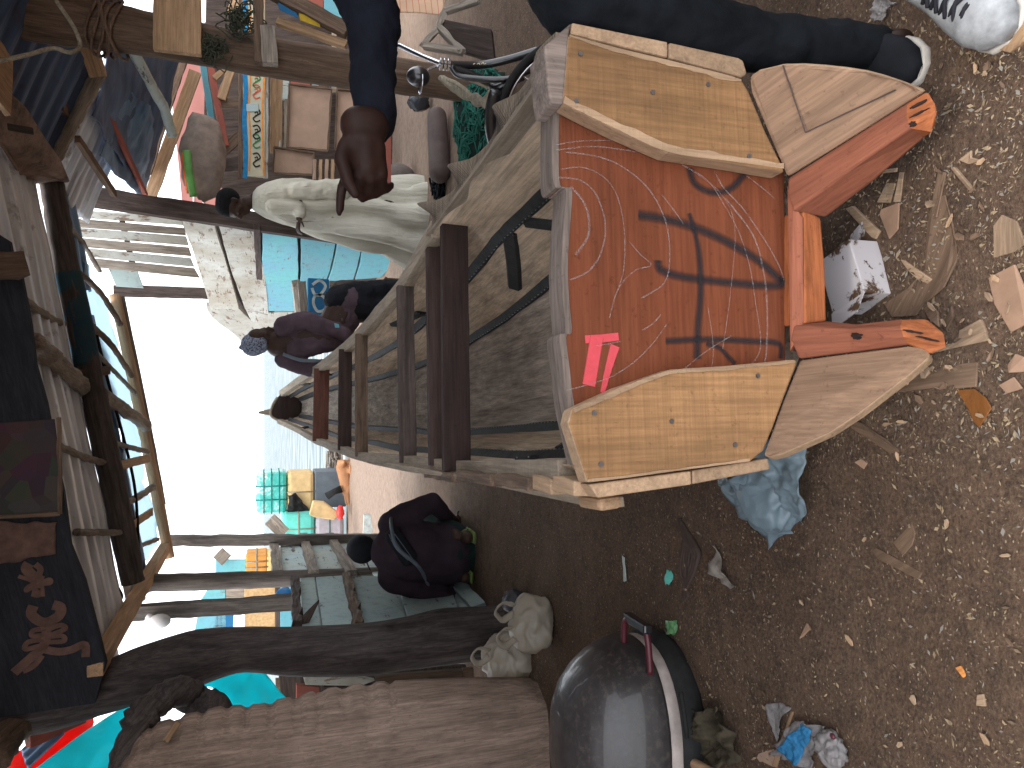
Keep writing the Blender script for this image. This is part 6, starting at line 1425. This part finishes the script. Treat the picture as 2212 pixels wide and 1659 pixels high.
# litter at the lower left
def flat(name, px, th, mat, label, cat, z=.006, tilt=0, group=None, grain=None):
    P = [PZ(u, v, z+.0) for u, v in px]
    for i, p in enumerate(P): p.z = gz(p.x, p.y)+z+.012*nz(p, 9, i)+tilt*i/len(P)
    c = sum(P, V((0, 0, 0)))/len(P); g_ = (P[1]-P[0]) if grain is None else grain; g_ = V((g_[0], g_[1], 0))
    o = build(MB().prism(P, (0, 0, -th)), name, mat, None, fr=frame(c, g_), bevel=min(.002, th*.3)); return tag(o, label, cat, group)
c4 = lambda x, y: (1458+.431*x, 944+.431*y)
M['sachet'] = film('clear_printed_film', (.32, .30, .30), .3, .15, .9, fold=30); M['sachb'] = film('blue_printed_film', (.04, .25, .50), .3, .2, 1, fold=30)
sa = thing('water_sachet', PZ(1710, 1600, 0), 'crumpled clear plastic sachet with a blue printed band at the lower left', 'sachet')
patch('sachet_film', [PZ(*c4(470, 1590), .02), PZ(*c4(610, 1415), .03), PZ(*c4(735, 1455), .03), PZ(*c4(680, 1665), .02)], 30, 30, M['sachet'], sa, crump=.018, fold=22, seed=1, th=.0005)
patch('printed_band', [PZ(*c4(510, 1565), .032), PZ(*c4(640, 1435), .042), PZ(*c4(690, 1470), .042), PZ(*c4(610, 1650), .032)], 24, 24, M['sachb'], sa, crump=.012, fold=22, seed=1, th=.0005)
mb = MB(); mb.ball(PZ(*c4(780, 1560), .03), (.045, .05, .03), 48, fn=lambda d, q: q*(1+.35*nz(d, 3, 2)+.1*nz(d, 9, 2)))
sb = build(mb, 'clear_bag', M['sachet'], None, smooth=True); solo(sb, 'small clear knotted plastic bag with a red spot beside the printed sachet', 'bag')
mb = MB(); mb.ball(PZ(*c4(790, 1500), .06), (.008, .010, .006), 10); build(mb, 'red_spot', M['maroon'], sb, smooth=True)
o = patch('printed_paper', [PZ(*c4(460, 1335), .02), PZ(*c4(580, 1345), .02), PZ(*c4(530, 1450), .02), PZ(*c4(505, 1530), .015)], 20, 20, M['sachet'], None, crump=.015, fold=14, seed=5, th=.0006); solo(o, 'scrap of thin printed film above the clear sachet', 'film scrap')
o = flat('wood_strip', [c4(470, 1650), c4(600, 1370), c4(612, 1375), c4(510, 1670)], .012, M['tan'], 'narrow tan wood strip under the clear sachet', 'wood strip')
o = flat('cardboard_scrap', [c4(365, 1660), c4(400, 1590), c4(500, 1560), c4(480, 1660)], .004, M['card'], 'brown card scrap at the lower left beside the wood strip', 'card scrap')
log('curved_stick', [PZ(1545, 1675, .05), PZ(1500, 1650, .06), PZ(1470, 1640, .05)], .018, M['tan'], None, rough=.2); solo(bpy.data.objects['curved_stick'], 'tan stick end at the bottom edge beside the motor cover', 'stick')
# dark leaf and cloth rubbish behind the cover
o = patch('cloth_rubbish', [PZ(1465, 1540, .03), PZ(1560, 1520, .03), PZ(1590, 1640, .03), PZ(1470, 1680, .03)], 40, 40, plain('rotten_cloth', (.055, .045, .030), .95, .5, 20), None, crump=.05, fold=14, seed=4); solo(o, 'dark brown torn rag and leaves beside the motor cover base', 'rags')
mb = MB()
for k in range(7):
    P = [PZ(1470+k*3, 1120+k*5, .012), PZ(1480+k*4, 1170+k*2, .02), PZ(1472+k*6, 1230-k*3, .015), PZ(1490-k*3, 1290+k*2, .01)]; mb.tube(path(P, 30), .011, 6, rough=.5, seed=k, ell=.5)
o = build(mb, 'twisted_cloth', plain('dirty_brown_cloth', (.07, .05, .042), .95), None, smooth=True); solo(o, 'long twisted strip of dirty brown cloth trodden into the dirt left of the boat', 'cloth')
o = patch('torn_sack_scrap', [PZ(1545, 1170, .02), PZ(1565, 1240, .02), PZ(1588, 1275, .015), PZ(1532, 1238, .02)], 14, 14, plain('grey_white_sack_scrap', (.25, .22, .19), .8, .4, 25), None, crump=.02, fold=20, seed=3); solo(o, 'torn grey white sack scrap on the dirt beyond the blue grey bag', 'scrap')
o = patch('teal_wrapper', [PZ(1438, 1232, .02), PZ(1452, 1236, .02), PZ(1452, 1262, .02), PZ(1437, 1262, .02)], 12, 12, M['foamt'], None, crump=.01, fold=30, seed=3); solo(o, 'small crumpled teal wrapper on the bare dirt', 'wrapper')
o = patch('green_wrapper', [PZ(1438, 1342, .02), PZ(1462, 1340, .02), PZ(1464, 1368, .02), PZ(1440, 1372, .02)], 12, 12, plain('green_white_wrapper', (.12, .30, .12), .4, .6, 40), None, crump=.01, fold=30, seed=3); solo(o, 'green and white wrapper on the dirt above the motor cover handle', 'wrapper')
o = patch('white_strip', [PZ(1342, 1200, .012), PZ(1348, 1203, .012), PZ(1354, 1255, .012), PZ(1348, 1255, .012)], 8, 4, M['whitemark'], None, crump=.006, fold=20); solo(o, 'thin white paper strip on the dirt in the middle of the yard', 'strip')
o = patch('clear_knotted_bag', [PZ(1890, -10, .03), PZ(1930, 0, .03), PZ(1905, 45, .02), PZ(1880, 40, .02)], 20, 20, M['sachet'], None, crump=.02, fold=25, seed=8, th=.0005); solo(o, 'clear knotted plastic bag between the two shoes', 'bag')
# notable wood pieces: pixel outlines laid on the ground
c8 = lambda x, y: (1620+.3567*x, 486+.3567*y); cc5 = lambda x, y: (1620+.3567*x, .3567*y)
M['chip'] = wood('pale_wood_offcut', (.34, .24, .16), dark=.6, light=1.3, stain=.25); M['barkc'] = wood('brown_bark_strip', (.16, .105, .07), dark=.6, light=1.4, stain=.3); M['cardp'] = plain('torn_card', (.30, .19, .13), .9, .2, 12)
W = [
 ([c8(1110, 0), c8(1165, -140), c8(1230, -180), c8(1275, 0), c8(1285, 200), c8(1220, 380), c8(1090, 480), c8(1050, 550), c8(900, 560), c8(850, 480), c8(1000, 380), c8(1090, 270)], .006, 'barkc', 'long broad curved strip of brown bark behind the prong gap', 'bark strip'),
 ([c8(1140, 780), c8(1280, 690), c8(1300, 640), c8(1420, 570), c8(1450, 640), c8(1465, 700), c8(1250, 750)], .03, 'chip', 'pale chunky wood wedge beside the tip of the left prong', 'wood wedge'),
 ([c8(1465, 320), c8(1640, 240), c8(1700, 420), c8(1700, 600), c8(1600, 650), c8(1500, 480)], .006, 'cardp', 'ribbed torn card piece at the right end of the chips', 'card piece'),
 ([c8(1500, 200), c8(1510, 10), c8(1560, -60), c8(1660, -20), c8(1700, 120), c8(1620, 170)], .006, 'chip', 'yellowish curled wood slab at the lower right edge', 'wood slab'),
 ([c8(1010, 880), c8(1170, 850), c8(1400, 830), c8(1420, 980), c8(1290, 990), c8(1280, 970), c8(1050, 1000), c8(890, 1020)], .006, 'barkc', 'flat brown bark strip below the left stern fin', 'bark strip'),
 ([c8(1290, 1000), c8(1400, 990), c8(1480, 1050), c8(1515, 1110), c8(1440, 1225), c8(1400, 1190), c8(1340, 1070)], .004, 'amber', 'shiny amber brown plastic scrap at the end of the bark strip', 'plastic scrap'),
 ([c8(640, 1180), c8(700, 1200), c8(850, 1290), c8(940, 1370), c8(880, 1380), c8(740, 1290), c8(640, 1230)], .006, 'barkc', 'slender bark strip lying alone left of the stern fin', 'bark strip'),
 ([c4(975, 570), c4(1000, 555), c4(1230, 680), c4(1210, 715), c4(1000, 610)], .012, 'barkc', 'thin straight brown lath on the open dirt', 'lath'),
 ([c4(1085, 530), c4(1185, 430), c4(1205, 480), c4(1190, 540), c4(1140, 595)], .005, 'barkc', 'brown pointed flake beside the thin straight lath', 'flake'),
 ([c4(915, 125), c4(945, 108), c4(972, 130), c4(950, 163)], .006, 'cardp', 'small square pinkish card scrap beyond the blue grey bag', 'card scrap'),
 ([cc5(600, 1265), cc5(650, 1250), cc5(820, 1400), cc5(790, 1450), cc5(760, 1440)], .014, 'chip', 'greyish pale lath beside the white carton', 'lath'),
 ([cc5(850, 1110), cc5(915, 1112), cc5(880, 1230), cc5(808, 1230)], .03, 'chip', 'square pale wood block with dark end near the carton', 'wood block'),
 ([cc5(930, 1045), cc5(962, 1045), cc5(945, 1225), cc5(912, 1228)], .014, 'chip', 'narrow pale lath standing next to the square wood block', 'lath'),
 ([cc5(830, 1270), cc5(945, 1230), cc5(945, 1390), cc5(880, 1450), cc5(820, 1300)], .005, 'cardp', 'torn grey brown card between the two pale laths', 'card scrap'),
 ([cc5(790, 1040), cc5(920, 1018), cc5(915, 1045), cc5(800, 1055)], .012, 'chip', 'short pale splint just below the right prong', 'splint'),
 ([cc5(1265, 1025), cc5(1290, 1015), cc5(1405, 1155), cc5(1380, 1170)], .014, 'chip', 'short slanted splint lying alone on the dirt', 'splint'),
 ([cc5(1120, 1350), cc5(1200, 1040), cc5(1240, 1050), cc5(1190, 1320)], .004, 'barkc', 'faint long brown flake above the broad bark strip', 'flake'),
 ([cc5(1310, 975), cc5(1390, 915), cc5(1400, 960), cc5(1440, 975), cc5(1370, 1000)], .006, 'chip', 'pale jagged wood splinter on the dirt right of the prongs', 'splinter'),
 ([cc5(1480, 300), cc5(1620, 100), cc5(1700, 110), cc5(1700, 260), cc5(1600, 325), cc5(1510, 300)], .02, 'tan', 'broken reddish board end beside the white shoe', 'board end'),
 ([c8(945, 210), c8(975, 215), c8(1140, 330), c8(1110, 360), c8(1060, 330), c8(990, 280)], .012, 'chip', 'curved pale splinter across the carton side', 'splinter'),
 ([c8(1180, 620), c8(1245, 490), c8(1260, 560), c8(1225, 640)], .008, 'barkc', 'brown flake at the tip of the left prong', 'flake'),
 ([c8(1080, 510), c8(1120, 470), c8(1170, 530), c8(1180, 620), c8(1120, 570)], .006, 'barkc', 'dark card flake touching the left prong tip', 'flake'),
 ([c8(1590, 850), c8(1640, 780), c8(1700, 800), c8(1700, 890), c8(1610, 895)], .006, 'cardp', 'curled pink card at the lower right edge', 'card scrap'),
 ([c8(1550, 970), c8(1640, 920), c8(1700, 990), c8(1600, 1020)], .005, 'cardp', 'flat dull pink card beneath the curled one', 'card scrap'),
 ([(1425, 1370), (1440, 1385), (1452, 1402), (1436, 1398)], .004, 'cardp', 'small folded brown paper in the dirt above the cover handle', 'paper'),
 ([c4(640, 1010), c4(670, 930), c4(690, 960), c4(650, 1000)], .006, 'cardp', 'curled pinkish leaf of card on the open dirt', 'card scrap'),
 ([c4(1405, 1155), c4(1430, 1145), c4(1460, 1200), c4(1440, 1208)], .010, 'orangew', 'small bright orange wood chip', 'wood chip'),
 ([c4(1525, 1290), c4(1555, 1285), c4(1565, 1350), c4(1520, 1345)], .006, 'chip', 'small pale square bark chip near the lower right corner', 'wood chip'),
]
M['amber'] = film('amber_plastic', (.25, .10, .03), .3, .25); M['orangew'] = wood('orange_wood', (.50, .20, .06))
for px, th, m, lab, cat in W: flat(cat.replace(' ', '_'), px, th, M[m], lab, cat)
# chips one can count
proto = None
random.seed(11)
def chip_mesh(L, w_, th):
    n = random.randint(5, 7); pts = []
    for k in range(n):
        a = 2*math.pi*k/n; pts.append(V((math.cos(a)*L/2*random.uniform(.8, 1.1), math.sin(a)*w_/2*random.uniform(.7, 1.15), random.uniform(-.001, .003))))
    return pts
cnt = 0
while cnt < 70:
    u = random.uniform(1480, 2200); v = random.uniform(5, 1650)
    if 1180 < u < 1700 and v < 1060: continue
    if 1700 < u < 2030 and v < 780: continue
    if v > 1330 and u < 1520: continue
    if cnt % 3 and v > 900: continue
    p = PZ(u, v, 0); L = random.uniform(.014, .038); pts = chip_mesh(L, L*random.uniform(.2, .6), .003)
    a = random.uniform(0, 6.28); Mx = Matrix.Translation((p.x, p.y, gz(p.x, p.y)+.010)) @ Matrix.Rotation(a, 4, 'Z') @ Matrix.Rotation(random.uniform(-.25, .25), 4, 'X')
    o = build(MB().prism([Mx @ q for q in pts], (0, 0, -.003)), 'wood_chip', random.choice([M['chip'], M['fresh'], M['barkc'], M['chip']]), None, fr=Mx)
    tag(o, 'small wood chip lying loose on the dirt', 'wood chip', 'wood chips scattered over the dirt'); cnt += 1
# shavings and crumbs nobody could count
mb = MB()
for k in range(15000):
    if k % 3 == 0: u = random.uniform(1350, 2230); v = random.uniform(-40, 1700)
    elif k % 3 == 1: u = random.uniform(1600, 2230); v = random.uniform(-40, 1000)
    else: u = random.uniform(760, 1700); v = random.uniform(960, 1650)
    p = PZ(u, v, 0)
    if p.y > 12 or abs(p.x) > 4: continue
    p.z = gz(p.x, p.y)+.010*nz((p.x, p.y, 0), 9, 4)+.006*nz((p.x, p.y, 0), 21, 9)+.0015
    L = abs(random.gauss(0, .0036))+.0018; w_ = L*random.uniform(.15, .5); a = random.uniform(0, 3.14); d = V((math.cos(a), math.sin(a), random.uniform(-.2, .3)))*L; s = V((-math.sin(a), math.cos(a), random.uniform(-.3, .3)))*w_
    i = mb.add([p-d, p+s, p+d, p-s]); mb.face((i, i+1, i+2, i+3), 0 if random.random() < .45 else (1 if random.random() < .6 else 2))
o = build(mb, 'wood_shavings', [wood('shaving', (.40, .30, .19)), wood('dark_shaving', (.20, .14, .09)), plain('grey_crumb', (.22, .20, .17), .9)], None, fr=Matrix.Identity(4)); tag(o, 'fine wood shavings and crumbs strewn over the dirt', 'shavings', kind='stuff')
